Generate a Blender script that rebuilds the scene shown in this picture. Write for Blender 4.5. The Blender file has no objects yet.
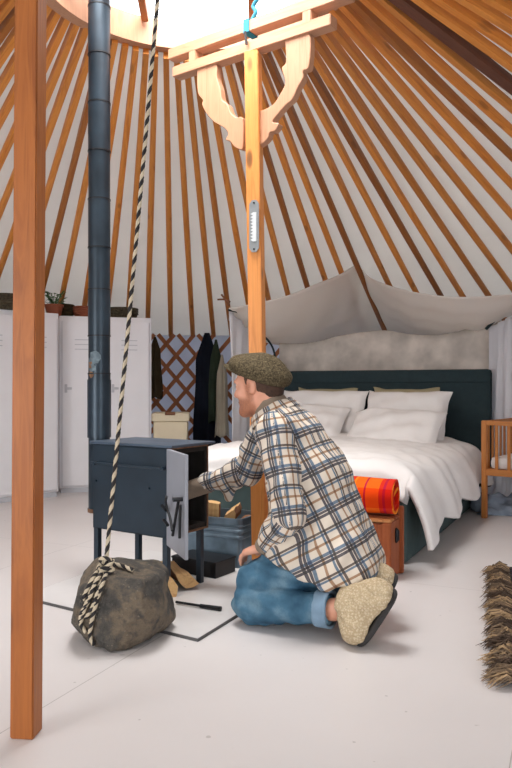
import bpy, bmesh, math, random
import numpy as np
from mathutils import Vector, Matrix
random.seed(7)
SC = bpy.context.scene
COL = SC.collection
R = math.radians
# ------------------------------------------------------------------ camera
F = 720.0; HZ = 386.0; CH = 0.9
cam = bpy.data.cameras.new('camera'); camo = bpy.data.objects.new('camera', cam); COL.objects.link(camo)
cam.sensor_fit = 'VERTICAL'; cam.sensor_height = 36; cam.lens = 36 * F / 768
cam.shift_y = (HZ - 384) / 768
cam.clip_start = .05
camo.location = (0, 0, CH); camo.rotation_euler = (R(90), 0, 0)
SC.camera = camo
# ------------------------------------------------------------------ world and light
w = bpy.data.worlds.new('sky'); SC.world = w; w.use_nodes = True
wb = w.node_tree.nodes['Background']; wb.inputs[0].default_value = (.90, .95, 1, 1); wb.inputs[1].default_value = 3.4
def area(name, loc, target, sx, sy, power, col=(1, 1, 1)):
    l = bpy.data.lights.new(name, 'AREA'); l.shape = 'RECTANGLE'; l.size = sx; l.size_y = sy; l.energy = power; l.color = col
    o = bpy.data.objects.new(name, l); COL.objects.link(o); o.location = loc
    o.rotation_euler = (Vector(target) - Vector(loc)).to_track_quat('-Z', 'Y').to_euler(); return o
area('door_daylight', (-3.05, -.35, .90), (.3, 3.2, .3), 1.5, 1.4, 50, (1, .985, .96))
area('window_daylight', (1.6, -.95, 1.05), (.3, 3.6, .5), 1.6, 1.1, 20, (.97, .985, 1))
area('crown_daylight', (-.289, 3.1, 3.35), (.3, 4.5, 0), 1.2, 1.2, 62, (1, .985, .965)).data.spread = R(120)
SC.view_settings.view_transform = 'Standard'; SC.view_settings.look = 'None'
SC.view_settings.exposure = 0.05; SC.view_settings.gamma = 1; SC.view_settings.use_curve_mapping = False

# ------------------------------------------------------------------ materials
def lin(c):
    return tuple([(x / 255 / 12.92 if x / 255 <= .04045 else ((x / 255 + .055) / 1.055) ** 2.4) for x in c] + [1])
class NT:
    def __init__(s, name):
        s.m = bpy.data.materials.new(name); s.m.use_nodes = True; s.t = s.m.node_tree
        s.b = s.t.nodes['Principled BSDF']
    def n(s, typ, **kw):
        o = s.t.nodes.new(typ)
        for k, v in kw.items():
            if k.startswith('i_'):
                key = k[2:].replace('_', ' ')
                o.inputs[key].default_value = v
            else: setattr(o, k, v)
        return o
    def l(s, a, b): s.t.links.new(a, b)
    def mix(s, fac, a, b, mode='MIX'):
        o = s.t.nodes.new('ShaderNodeMix'); o.data_type = 'RGBA'; o.blend_type = mode
        for i, v in ((0, fac), (6, a), (7, b)):
            if hasattr(v, 'links'): s.l(v, o.inputs[i])
            else: o.inputs[i].default_value = v
        return o.outputs[2]
    def math(s, op, a, b=None, c=None):
        o = s.t.nodes.new('ShaderNodeMath'); o.operation = op
        for i, v in enumerate((a, b, c)):
            if v is None: continue
            if hasattr(v, 'links'): s.l(v, o.inputs[i])
            else: o.inputs[i].default_value = v
        return o.outputs[0]
    def ramp(s, fac, stops, interp='LINEAR'):
        o = s.t.nodes.new('ShaderNodeValToRGB'); cr = o.color_ramp; cr.interpolation = interp
        while len(cr.elements) < len(stops): cr.elements.new(.5)
        for e, (p, c) in zip(cr.elements, stops): e.position = p; e.color = c
        s.l(fac, o.inputs[0]); return o.outputs[0]
    def noise(s, vec, scale, detail=3, rough=.5, dist=0):
        o = s.n('ShaderNodeTexNoise'); o.inputs['Scale'].default_value = scale; o.inputs['Detail'].default_value = detail
        o.inputs['Roughness'].default_value = rough; o.inputs['Distortion'].default_value = dist
        if vec is not None: s.l(vec, o.inputs['Vector'])
        return o.outputs[0]
    def coord(s, which='Object', scale=None, loc=None, rot=None):
        c = s.n('ShaderNodeTexCoord').outputs[which]
        if scale or loc or rot:
            m = s.n('ShaderNodeMapping')
            if scale: m.inputs['Scale'].default_value = scale
            if loc: m.inputs['Location'].default_value = loc
            if rot: m.inputs['Rotation'].default_value = rot
            s.l(c, m.inputs[0]); c = m.outputs[0]
        return c
    def bump(s, h, strength=.3, dist=.01):
        o = s.n('ShaderNodeBump'); o.inputs['Strength'].default_value = strength; o.inputs['Distance'].default_value = dist
        s.l(h, o.inputs['Height']); s.l(o.outputs[0], s.b.inputs['Normal'])
    def base(s, v):
        if hasattr(v, 'links'): s.l(v, s.b.inputs['Base Color'])
        else: s.b.inputs['Base Color'].default_value = v
    def rough(s, r, spec=None):
        s.b.inputs['Roughness'].default_value = r
        if spec is not None: s.b.inputs['Specular IOR Level'].default_value = spec

def plain(name, c, rough=.5, metal=0, var=.12, scale=6, bump=0, bscale=60, spec=.5, trans=0, bdist=.004):
    t = NT(name); c1 = lin(c); v = t.coord()
    nz = t.noise(v, scale)
    dark = tuple([x * (1 - var) for x in c1[:3]] + [1]); lite = tuple([min(1, x * (1 + var)) for x in c1[:3]] + [1])
    t.base(t.ramp(nz, [(.3, dark), (.7, lite)])); t.rough(rough, spec); t.b.inputs['Metallic'].default_value = metal
    if bump: t.bump(t.noise(v, bscale, 4), bump, bdist)
    if trans: add_trans(t, trans, c1)
    return t.m
def add_trans(t, f, c):
    tr = t.n('ShaderNodeBsdfTranslucent'); tr.inputs[0].default_value = c
    mx = t.n('ShaderNodeMixShader'); mx.inputs[0].default_value = f
    out = t.t.nodes['Material Output']
    t.l(t.b.outputs[0], mx.inputs[1]); t.l(tr.outputs[0], mx.inputs[2]); t.l(mx.outputs[0], out.inputs[0])

def wood(name, c1, c2, c3=None, knots=.0, rough=.5, vary=0.0, scale=1.0):
    """grain along local Z"""
    t = NT(name)
    oi = t.n('ShaderNodeObjectInfo')
    add = t.n('ShaderNodeVectorMath', operation='ADD'); comb = t.n('ShaderNodeCombineXYZ')
    for i in range(3): t.l(t.math('MULTIPLY', oi.outputs['Random'], 7.0 + 13 * i), comb.inputs[i])
    t.l(t.coord(), add.inputs[0]); t.l(comb.outputs[0], add.inputs[1]); v = add.outputs[0]
    m = t.n('ShaderNodeMapping'); m.inputs['Scale'].default_value = (14 * scale, 14 * scale, 1.1 * scale); t.l(v, m.inputs[0])
    g = t.noise(m.outputs[0], 2.2, 4, .6, 1.2)
    m2 = t.n('ShaderNodeMapping'); m2.inputs['Scale'].default_value = (90 * scale, 90 * scale, 3 * scale); t.l(v, m2.inputs[0])
    g2 = t.noise(m2.outputs[0], 1.5, 2)
    a = t.ramp(g, [(.25, lin(c1)), (.5, lin(c2)), (.8, lin(c3 or c1))])
    a = t.mix(t.math('MULTIPLY', g2, .35), a, lin([x * .72 for x in c1]), 'MIX')
    if knots:
        m3 = t.n('ShaderNodeMapping'); m3.inputs['Scale'].default_value = (9, 9, 3.2); t.l(v, m3.inputs[0])
        vo = t.n('ShaderNodeTexVoronoi'); vo.inputs['Scale'].default_value = 1.0; t.l(m3.outputs[0], vo.inputs['Vector'])
        k = t.ramp(vo.outputs['Distance'], [(0.0, (1, 1, 1, 1)), (.10, (.8, .8, .8, 1)), (.17, (0, 0, 0, 1))])
        a = t.mix(t.math('MULTIPLY', k, knots), a, lin([x * .42 for x in c1]))
    if vary:
        rr = t.ramp(oi.outputs['Random'], [(0, lin([x * (1 - vary) for x in (255, 235, 215)])), (.5, (1, 1, 1, 1)), (1, lin([min(255, x) for x in (255, 245, 225)]))])
        a = t.mix(1.0, a, rr, 'MULTIPLY')
    t.base(a); t.rough(rough, .4); t.bump(g, .12, .002)
    return t.m

def floor_mat():
    t = NT('painted floor'); v = t.coord()
    nz = t.noise(v, 1.5, 4)
    a = t.ramp(nz, [(.3, lin((217, 212, 211))), (.7, lin((223, 218, 217)))])
    sep = t.n('ShaderNodeSeparateXYZ'); t.l(v, sep.inputs[0])
    dx, dy = .405, .914
    u = t.math('SUBTRACT', t.math('MULTIPLY', t.math('SUBTRACT', sep.outputs[0], -.598), dy), t.math('MULTIPLY', t.math('SUBTRACT', sep.outputs[1], 2.012), dx))
    q = t.math('ADD', t.math('MULTIPLY', t.math('SUBTRACT', sep.outputs[0], -.598), dx), t.math('MULTIPLY', t.math('SUBTRACT', sep.outputs[1], 1.2), dy))
    def line(x, per, wd):
        f = t.math('FRACT', t.math('DIVIDE', t.math('ADD', x, per * 20 + wd), per))
        return t.math('LESS_THAN', f, wd * 2 / per)
    ln = t.math('MAXIMUM', line(u, 1.22, .0016), line(q, 2.44, .0012))
    a = t.mix(t.math('MULTIPLY', ln, .65), a, lin((150, 145, 140)))
    sp = t.ramp(t.noise(v, 30, 1), [(.20, (1, 1, 1, 1)), (.23, (0, 0, 0, 1))])
    a = t.mix(t.math('MULTIPLY', sp, .5), a, lin((150, 145, 140)))
    t.base(a); t.rough(.38, .35); t.bump(t.noise(v, 7, 3), .06, .004)
    return t.m
M = {}
M['floor'] = floor_mat()
M['canvas'] = plain('cream canvas', (214, 210, 206), .9, var=.04, scale=2, bump=.5, bscale=5, spec=.1, trans=.40, bdist=.02)
M['rafter'] = wood('orange stained pole', (200, 122, 46), (224, 146, 64), (174, 96, 36), .5, .5, vary=.32)
M['rafter_dark'] = wood('dark stained pole', (84, 46, 30), (104, 60, 40), (66, 36, 26), .3, .55)
M['ring'] = wood('pale crown wood', (184, 134, 102), (198, 148, 116), (168, 116, 84), .2, .5)
M['post'] = wood('orange pine', (212, 130, 58), (228, 150, 78), (186, 104, 42), .9, .45)
M['post_dark'] = wood('brown stained pine', (150, 82, 34), (174, 102, 46), (122, 62, 26), .9, .45)
M['lattice'] = wood('red brown lattice', (158, 92, 52), (180, 112, 68), (134, 74, 40), .1, .6)
M['white_metal'] = plain('white enamel', (236, 236, 240), .45, var=.02)
M['grey_line'] = plain('grey gap', (196, 198, 204), .6, var=.02)
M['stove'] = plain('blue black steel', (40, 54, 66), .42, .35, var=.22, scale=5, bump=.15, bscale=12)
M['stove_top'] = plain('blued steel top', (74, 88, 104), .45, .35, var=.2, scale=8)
M['pipe'] = plain('blued pipe steel', (42, 54, 64), .36, .45, var=.3, scale=7, bump=.1, bscale=14)
M['soot'] = plain('sooty firebox', (34, 30, 28), .9, var=.4, scale=20)
M['rust'] = plain('rusty gasket', (120, 88, 66), .9, var=.3, scale=40)
M['door_grey'] = plain('pale grey ceramic', (150, 153, 162), .5, var=.06, scale=6)
M['black'] = plain('black iron', (24, 26, 30), .45, .3, var=.2)
M['galv'] = plain('galvanised steel', (110, 128, 142), .38, .6, var=.35, scale=9, bump=.2, bscale=20)
M['log'] = wood('split firewood', (206, 158, 100), (224, 184, 130), (176, 120, 70), .2, .8)
M['bark'] = plain('bark', (120, 82, 54), .9, var=.35, scale=25, bump=.6)
M['bed'] = plain('dark teal upholstery', (42, 56, 60), .85, var=.08, scale=30, bump=.15, bscale=300, spec=.2)
M['white_cloth'] = plain('white linen', (236, 233, 231), .85, var=.03, bump=.35, bscale=14, spec=.15, bdist=.008)
M['khaki'] = plain('khaki linen', (162, 152, 122), .9, var=.08, spec=.15)
M['gauze'] = plain('pale gauze', (246, 243, 239), .9, var=.04, scale=3, spec=.05, trans=.62, bump=.3, bscale=20)
M['gauze_cool'] = plain('cool gauze', (244, 244, 247), .9, var=.05, scale=4, spec=.05, trans=.5, bump=.3, bscale=20)
M['batik'] = plain('mottled backdrop cloth', (200, 191, 182), .9, var=.24, scale=6, spec=.05)
M['crib'] = wood('warm crib wood', (190, 118, 58), (206, 136, 74), (160, 92, 44), 0, .5)
M['crate'] = wood('red brown crate wood', (150, 74, 38), (172, 92, 50), (122, 58, 32), .4, .6)
M['crate_light'] = wood('worn crate wood', (196, 124, 70), (210, 144, 90), (160, 92, 50), .4, .6)
M['wicker'] = plain('dark wicker', (70, 62, 46), .9, var=.5, scale=60, bump=.8, bscale=80)
M['terracotta'] = plain('terracotta', (140, 78, 54), .8, var=.15)
M['leaf'] = plain('leaf', (74, 112, 62), .6, var=.4, scale=20)
M['hamper'] = plain('beige canvas', (228, 216, 188), .9, var=.05)
M['coat_dark'] = plain('black wool', (24, 28, 38), .95, var=.2, spec=.1)
M['coat_green'] = plain('dark green cloth', (48, 58, 46), .95, var=.15, spec=.1)
M['coat_beige'] = plain('beige cloth', (168, 160, 144), .95, var=.08, spec=.1)
M['olive'] = plain('olive cloth', (70, 60, 44), .95, var=.2, spec=.1)
M['leather'] = plain('brown leather', (118, 72, 40), .6, var=.2)
M['bluegrey'] = plain('blue grey cloth', (138, 150, 166), .9, var=.15, scale=12)
M['plate'] = plain('scuffed white hearth plate', (222, 219, 218), .32, var=.03)
M['plate_edge'] = plain('dark plate edge', (84, 82, 82), .6)
M['strap'] = plain('teal webbing', (22, 116, 142), .7, var=.1)
M['steel'] = plain('brushed grey steel', (136, 140, 142), .4, .3, var=.08, scale=30)
M['steel_lt'] = plain('bright steel teeth', (206, 210, 212), .4, .2, var=.05)
M['rope_w'] = plain('cream cord', (198, 184, 160), .9, var=.08, scale=60)
M['rope_b'] = plain('black cord', (44, 41, 42), .9, var=.1, scale=60)
M['rubber'] = plain('dark grey felt sole', (52, 50, 50), .9, var=.15, scale=30, bump=.3, bscale=100)

# ------------------------------------------------------------------ object helpers
def tag(o, label=None, cat=None, group=None, kind=None):
    if label: o['label'] = label
    if cat: o['category'] = cat
    if group: o['group'] = group
    if kind: o['kind'] = kind
    return o
def empty(name, loc, rz=0, label=None, cat=None, group=None):
    o = bpy.data.objects.new(name, None); COL.objects.link(o); o.location = loc; o.rotation_euler = (0, 0, rz)
    o.empty_display_size = .05
    return tag(o, label, cat, group)
def pmat(o):
    m = Matrix.Translation(o.location) @ o.rotation_euler.to_matrix().to_4x4()
    if o.parent: m = pmat(o.parent) @ o.matrix_parent_inverse @ m
    return m
def link(name, me, mat, parent=None, mw=None, smooth=False, local=False):
    """mw: world matrix (or parent-local when local=True)"""
    o = bpy.data.objects.new(name, me); COL.objects.link(o)
    mats = mat if isinstance(mat, (list, tuple)) else [mat]
    if not me.materials:
        for m in mats: me.materials.append(m)
    if smooth:
        me.polygons.foreach_set('use_smooth', [True] * len(me.polygons))
    if smooth and len(me.polygons) < 6000: me.set_sharp_from_angle(angle=R(50))
    mw = mw or Matrix.Identity(4)
    if parent is not None:
        o.parent = parent
        if not local: mw = pmat(parent).inverted() @ mw
    l, q, s = mw.decompose()
    o.location = l; o.rotation_euler = q.to_euler(); o.scale = s
    return o
def mesh_np(v, f, name='m'):
    me = bpy.data.meshes.new(name); me.from_pydata([tuple(x) for x in v], [], [tuple(x) for x in f]); me.update(); return me
def bm_box(bm, c, s, mi=0, rot=None, bevel=0.0):
    r = bmesh.ops.create_cube(bm, size=1); vs = r['verts']
    m = Matrix.Translation(c) @ (rot or Matrix.Identity(4)) @ Matrix.Diagonal((s[0], s[1], s[2], 1))
    bmesh.ops.transform(bm, matrix=m, verts=vs)
    fs = {f for v in vs for f in v.link_faces}
    for f in fs: f.material_index = mi
    if bevel:
        es = list({e for v in vs for e in v.link_edges})
        rr = bmesh.ops.bevel(bm, geom=es, offset=bevel, segments=2, affect='EDGES', profile=.6)
        for f in rr['faces']: f.material_index = mi
def to_me(bm, name='m'):
    me = bpy.data.meshes.new(name); bmesh.ops.recalc_face_normals(bm, faces=bm.faces); bm.to_mesh(me); bm.free(); return me
def box(name, c, s, mat, parent=None, bevel=.004, rot=None, local=False, smooth=False):
    bm = bmesh.new(); bm_box(bm, (0, 0, 0), s, bevel=bevel)
    mw = Matrix.Translation(c) @ (rot or Matrix.Identity(4))
    return link(name, to_me(bm), mat, parent, mw, local=local, smooth=smooth)
def bar_mw(p0, p1, roll=0):
    p0 = Vector(p0); p1 = Vector(p1); z = (p1 - p0).normalized()
    q = z.to_track_quat('Z', 'Y'); return Matrix.Translation(p0) @ q.to_matrix().to_4x4() @ Matrix.Rotation(roll, 4, 'Z')
def frame_mw(p0, z, x):
    z = Vector(z).normalized(); x = Vector(x); x = (x - z * x.dot(z)).normalized(); y = z.cross(x)
    m = Matrix((x, y, z)).transposed().to_4x4(); m.translation = p0; return m
def bar(name, p0, p1, wx, wy, mat, parent=None, bevel=.003, xdir=None, w1=None, roll=0):
    L = (Vector(p1) - Vector(p0)).length
    bm = bmesh.new(); bm_box(bm, (0, 0, L / 2), (wx, wy, L), bevel=0)
    if w1:
        for v in bm.verts:
            if v.co.z > L / 2: v.co.x *= w1[0] / wx; v.co.y *= w1[1] / wy
    if bevel: bmesh.ops.bevel(bm, geom=list(bm.edges), offset=bevel, segments=2, affect='EDGES')
    mw = frame_mw(Vector(p0), Vector(p1) - Vector(p0), xdir) if xdir is not None else bar_mw(p0, p1, roll)
    return link(name, to_me(bm), mat, parent, mw)
def tube_geo(pts, rad, seg=8, close=True):
    P = [Vector(p) for p in pts]; n = len(P); vs = []; fs = []
    rads = rad if isinstance(rad, (list, tuple)) else [rad] * n
    up = Vector((0, 0, 1)); prev = None
    for i, p in enumerate(P):
        t = (P[min(i + 1, n - 1)] - P[max(i - 1, 0)]).normalized()
        if prev is None: x = t.orthogonal().normalized()
        else: x = (prev - t * prev.dot(t)).normalized()
        prev = x; y = t.cross(x)
        for k in range(seg):
            a = 2 * math.pi * k / seg; vs.append(p + (x * math.cos(a) + y * math.sin(a)) * rads[i])
    for i in range(n - 1):
        for k in range(seg):
            a = i * seg + k; b = i * seg + (k + 1) % seg
            fs.append((a, b, b + seg, a + seg))
    if close:
        fs.append(tuple(range(seg))[::-1]); fs.append(tuple(range((n - 1) * seg, n * seg)))
    return vs, fs
def tube(name, pts, rad, mat, parent=None, seg=8, smooth=True):
    o0 = Vector(pts[0]); vs, fs = tube_geo([Vector(p) - o0 for p in pts], rad, seg)
    me = mesh_np(vs, fs); return link(name, me, mat, parent, Matrix.Translation(o0), smooth=smooth)
def merge_geo(parts):
    V = []; Fc = []; I = []
    for vs, fs, mi in parts:
        n = len(V); V += list(vs); Fc += [tuple(a + n for a in f) for f in fs]; I += [mi] * len(fs)
    return V, Fc, I
def smooth_path(pts, n):
    P = [Vector(p) for p in pts]; out = []
    m = len(P) - 1
    for i in range(n + 1):
        s = i / n * m; k = min(int(s), m - 1); t = s - k
        p0 = P[max(k - 1, 0)]; p1 = P[k]; p2 = P[k + 1]; p3 = P[min(k + 2, m)]
        out.append(.5 * ((2 * p1) + (p2 - p0) * t + (2 * p0 - 5 * p1 + 4 * p2 - p3) * t * t + (3 * p1 - p0 - 3 * p2 + p3) * t ** 3))
    return out
def lathe(prof, seg=32):
    vs = []; fs = []; n = len(prof)
    for r, z in prof:
        for k in range(seg):
            a = 2 * math.pi * k / seg; vs.append((r * math.cos(a), r * math.sin(a), z))
    for i in range(n - 1):
        for k in range(seg):
            a = i * seg + k; b = i * seg + (k + 1) % seg; fs.append((a, b, b + seg, a + seg))
    return vs, fs
def at(x, y, Y): return Vector(((x - 256) / F * Y, Y, CH - (y - HZ) / F * Y))
def grid_obj(name, fn, nu, nv, mat, parent=None, thick=.004, origin=None):
    o0 = Vector(origin) if origin is not None else Vector(fn(0, 0))
    vs = [Vector(fn(i / nu, j / nv)) - o0 for i in range(nu + 1) for j in range(nv + 1)]
    fs = [(i * (nv + 1) + j, (i + 1) * (nv + 1) + j, (i + 1) * (nv + 1) + j + 1, i * (nv + 1) + j + 1) for i in range(nu) for j in range(nv)]
    me = mesh_np(vs, fs); o = link(name, me, mat, parent, Matrix.Translation(o0), smooth=True)
    if thick:
        s = o.modifiers.new('thickness', 'SOLIDIFY'); s.thickness = thick; s.offset = 0
    return o

# ------------------------------------------------------------------ implicit surfaces
def V3(*a): return np.array(a, float)
def capsule(p, a, b, ra, rb):
    a = np.asarray(a, float); b = np.asarray(b, float); ab = b - a
    t = np.clip(((p - a) @ ab) / (ab @ ab), 0, 1)
    return np.linalg.norm(p - a - t[:, None] * ab, axis=1) - (ra + (rb - ra) * t)
def ellip(p, c, r, Rm=None):
    q = p - np.asarray(c, float)
    if Rm is not None: q = q @ Rm            # columns of Rm = axes
    r = np.asarray(r, float)
    k0 = np.linalg.norm(q / r, axis=1); k1 = np.linalg.norm(q / (r * r), axis=1) + 1e-9
    return k0 * (k0 - 1) / k1
def rbox(p, c, b, rr, Rm=None):
    q = p - np.asarray(c, float)
    if Rm is not None: q = q @ Rm
    q = np.abs(q) - (np.asarray(b, float) - rr)
    return np.linalg.norm(np.maximum(q, 0), axis=1) + np.minimum(q.max(1), 0) - rr
def smin(a, b, k):
    h = np.maximum(k - np.abs(a - b), 0) / k
    return np.minimum(a, b) - h * h * k * .25
def smax(a, b, k): return -smin(-a, -b, k)
def union(L, k):
    d = L[0]
    for x in L[1:]: d = smin(d, x, k)
    return d
def nets(f, lo, hi, h):
    lo = np.asarray(lo, float); hi = np.asarray(hi, float); B = 8
    nb = np.ceil((hi - lo) / (h * B)).astype(int); n = nb * B
    ci = np.stack(np.meshgrid(*[np.arange(k) for k in nb], indexing='ij'), -1).reshape(-1, 3)
    cv = f(lo + (ci * B + (B - 1) / 2) * h)
    G = np.empty(n, np.float32)
    act = np.abs(cv) < B * h * 1.1 + .012
    off = np.stack(np.meshgrid(*[np.arange(B)] * 3, indexing='ij'), -1).reshape(-1, 3)
    Gb = G.reshape(nb[0], B, nb[1], B, nb[2], B).transpose(0, 2, 4, 1, 3, 5)
    for c, v in zip(ci[~act], cv[~act]): Gb[c[0], c[1], c[2]] = v
    ca = ci[act]
    for s in range(0, len(ca), 400):
        cc = ca[s:s + 400]
        pts = (cc[:, None, :] * B + off[None]).reshape(-1, 3)
        vals = f(lo + pts * h).reshape(-1, B, B, B)
        for c, v in zip(cc, vals): Gb[c[0], c[1], c[2]] = v
    S = G < 0
    c8 = [S[i:n[0] - 1 + i, j:n[1] - 1 + j, k:n[2] - 1 + k] for i in (0, 1) for j in (0, 1) for k in (0, 1)]
    tot = sum(x.astype(np.uint8) for x in c8)
    cells = np.argwhere((tot > 0) & (tot < 8))
    idx = -np.ones(n, np.int64); idx[tuple(cells.T)] = np.arange(len(cells))
    acc = np.zeros((len(cells), 3)); cnt = np.zeros(len(cells))
    for ax in range(3):
        o1, o2 = [a for a in range(3) if a != ax]
        for u in (0, 1):
            for v in (0, 1):
                a = cells.copy(); a[:, o1] += u; a[:, o2] += v; b = a.copy(); b[:, ax] += 1
                ga = G[tuple(a.T)]; gb = G[tuple(b.T)]; m = (ga < 0) != (gb < 0)
                t = np.where(m, ga / np.where(ga == gb, 1, ga - gb), 0)
                p = a.astype(float); p[:, ax] += t
                acc[m] += p[m]; cnt[m] += 1
    V = lo + acc / cnt[:, None] * h
    Q = []
    for ax in range(3):
        o1, o2 = (ax + 1) % 3, (ax + 2) % 3
        sl = [slice(0, n[i]) for i in range(3)]
        a = [slice(1, n[i] - 1) for i in range(3)]; a[ax] = slice(0, n[ax] - 1)
        b = list(a); b[ax] = slice(1, n[ax])
        m = S[tuple(a)] != S[tuple(b)]
        e = np.argwhere(m); st = np.array([0 if i == ax else 1 for i in range(3)]); e = e + st
        def cell(d1, d2):
            q = e.copy(); q[:, o1] -= d1; q[:, o2] -= d2; return idx[tuple(q.T)]
        q = np.stack([cell(1, 1), cell(0, 1), cell(0, 0), cell(1, 0)], 1)
        ins = S[tuple(e.T)]
        q[~ins] = q[~ins][:, ::-1]
        Q.append(q[(q >= 0).all(1)])
    return V, np.concatenate(Q)
def implicit(name, f, lo, hi, h, mat, parent=None, origin=None, relax=1):
    V, Q = nets(f, lo, hi, h)
    o0 = np.asarray(origin if origin is not None else (np.asarray(lo) + np.asarray(hi)) / 2, float)
    me = bpy.data.meshes.new(name); me.from_pydata((V - o0).tolist(), [], Q.tolist()); me.update()
    o = link(name, me, mat, parent, Matrix.Translation(Vector(o0)), smooth=True)
    if relax:
        m = o.modifiers.new('relax', 'SMOOTH'); m.factor = .5; m.iterations = relax
    return o, V, Q
def sn(p, s, seed=0):
    """cheap smooth noise, about -1..1"""
    rs = np.random.RandomState(seed); out = 0
    for i in range(4):
        d = rs.normal(size=3); d /= np.linalg.norm(d); e = rs.normal(size=3); e /= np.linalg.norm(e)
        out = out + np.sin((p @ d) * s * (1 + .35 * i) + rs.rand() * 6 + 1.3 * np.sin((p @ e) * s * .8 + rs.rand() * 6))
    return out / 2.6

# ================================================================== SETTING
AX = Vector((-.354, 2.704, 0)); AZ = 3.063; SL = .355      # cone of the roof
def cone(th, r, dz=0):
    return Vector((AX.x + r * math.sin(th), AX.y + r * math.cos(th), AZ - SL * r + dz))
bm = bmesh.new(); bmesh.ops.create_circle(bm, cap_ends=True, segments=96, radius=5.2)
bmesh.ops.translate(bm, verts=bm.verts, vec=(AX.x, AX.y, 0))
fl = link('floor', to_me(bm), M['floor']); tag(fl, kind='structure')
sl_ = fl.modifiers.new('slab', 'SOLIDIFY'); sl_.thickness = .05; sl_.offset = -1
# canvas roof and wall
N = 144; vs = []; fs = []
rr = [1.0, 1.6, 2.4, 3.2, 4.0, 4.78]
for i, r in enumerate(rr):
    for k in range(N):
        a = 2 * math.pi * k / N
        if i == 0: ex, ey = AX.x + .289, AX.y - 3.155; b_ = math.sin(a) * ex + math.cos(a) * ey; r = -b_ + math.sqrt(b_ * b_ - ex * ex - ey * ey + 0.712 ** 2)
        p = cone(a, r, .06); vs.append(p)
for i in range(len(rr) - 1):
    for k in range(N):
        a = i * N + k; b = i * N + (k + 1) % N; fs.append((a, b, b + N, a + N))
o = link('ceiling', mesh_np(vs, fs), M['canvas'], smooth=True); tag(o, kind='structure')
s = o.modifiers.new('t', 'SOLIDIFY'); s.thickness = .01
vs = []; fs = []
RW = 4.76; zt = cone(0, RW, .06).z
gaps = [(R(208), R(232)), (R(140), R(164))]            # doorway and window opening, behind the camera
for k in range(N):
    a = 2 * math.pi * k / N
    for z in (0, .55, 1.0, zt):
        vs.append((AX.x + RW * math.sin(a), AX.y + RW * math.cos(a), z))
for k in range(N):
    a = 2 * math.pi * (k + .5) / N
    for j in range(3):
        if gaps[0][0] < a < gaps[0][1]: continue
        if gaps[1][0] < a < gaps[1][1] and j > 0: continue
        b = ((k + 1) % N) * 4
        fs.append((k * 4 + j, b + j, b + j + 1, k * 4 + j + 1))
M['liner'] = plain('blue grey wall liner', (206, 210, 220), .9, var=.08, scale=5, spec=.1, trans=.25)
o = link('wall_round', mesh_np(vs, fs), M['liner'], smooth=True); tag(o, kind='structure')
s = o.modifiers.new('t', 'SOLIDIFY'); s.thickness = .01

# roof poles
ths = [-6.3, -3.5, -1.0, 1.4, 4.1]
x = 4.1
ths += [6.95, 9.8, 12.65, 15.5, 18.0, 20.6, 23.7, 26.6, 29.3, 32.0, 35.0, 38.2, 41.4, 44.8]
ths += [44.8 + 3.3 * k for k in range(1, 16)]
ths += [-9.15, -11.7, -14.5, -17.4, -20.4, -23.1, -26.0, -29.0, -31.9, -34.9] + [-34.9 - 3.1 * k for k in range(1, 18)]
r0, r1 = .985, 4.65
L = (cone(0, r1) - cone(0, r0)).length
def pole_mesh():
    bm = bmesh.new(); secs = 8; rings = []
    for i in range(secs + 1):
        t = i / secs; wd = .030 + .014 * min(1, t * 2.2); dp = .050 - .014 * min(1, t * 1.5)
        # square near the crown, round further down
        q = min(1, max(0, (t - .12) / .25)); c = []
        for k in range(12):
            a = 2 * math.pi * (k + .5) / 12; ca, sa = math.cos(a), math.sin(a)
            m_ = max(abs(ca), abs(sa)); fx = ca / m_ * (1 - q * .8) + ca * 1.08 * q * .8; fy = sa / m_ * (1 - q * .8) + sa * 1.08 * q * .8
            c.append(bm.verts.new((fx * wd / 2, fy * dp / 2, t * L)))
        rings.append(c)
    for i in range(secs):
        for k in range(12): bm.faces.new((rings[i][k], rings[i][(k + 1) % 12], rings[i + 1][(k + 1) % 12], rings[i + 1][k]))
    bm.faces.new(rings[0]); bm.faces.new(rings[-1])
    return to_me(bm, 'roof_pole')
pole = pole_mesh(); pole.materials.append(M['rafter'])
pole_d = pole.copy(); pole_d.materials.clear(); pole_d.materials.append(M['rafter_dark'])
def r_start(th, rad):
    dx, dy = math.sin(th), math.cos(th); ex, ey = AX.x + .289, AX.y - 3.155
    b = dx * ex + dy * ey; c = ex * ex + ey * ey - rad * rad; return -b + math.sqrt(b * b - c)
canopy_th = min(ths, key=lambda t: abs(t - 20.6))
dark_th = min(ths, key=lambda t: abs(t - 61.3))
for t in ths:
    th = R(t); dark = t == dark_th
    tang = Vector((math.cos(th), -math.sin(th), 0))
    j = random.uniform(-.006, .006)
    rs_ = r_start(th, .70)
    mw = frame_mw(cone(th, rs_, 0), cone(th + j * .3, r1) - cone(th, rs_), tang) @ Matrix.Diagonal((1, 1, (r1 - rs_) / (r1 - r0), 1))
    if dark: mw = mw @ Matrix.Diagonal((1.7, 1.1, 1, 1))
    o = link('roof_pole', pole_d if dark else pole, M['rafter'], None, mw, smooth=False)
    if t == canopy_th:
        tag(o, 'orange wooden roof pole that pushes through the pale canopy over the bed', 'roof pole', 'roof poles')
    elif dark:
        tag(o, 'wider dark brown roof pole among the orange ones, upper right', 'roof pole', 'roof poles')
    else:
        side = 'left of the chimney pipe' if t < -18 else ('right of the carved post' if t > 7 else 'between the chimney pipe and the carved post')
        tag(o, 'slender orange stained roof pole running down from the crown ring, ' + side.replace('between the chimney pipe and the carved post', 'between pipe and carved post'), 'roof pole', 'roof poles ' + side)

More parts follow.
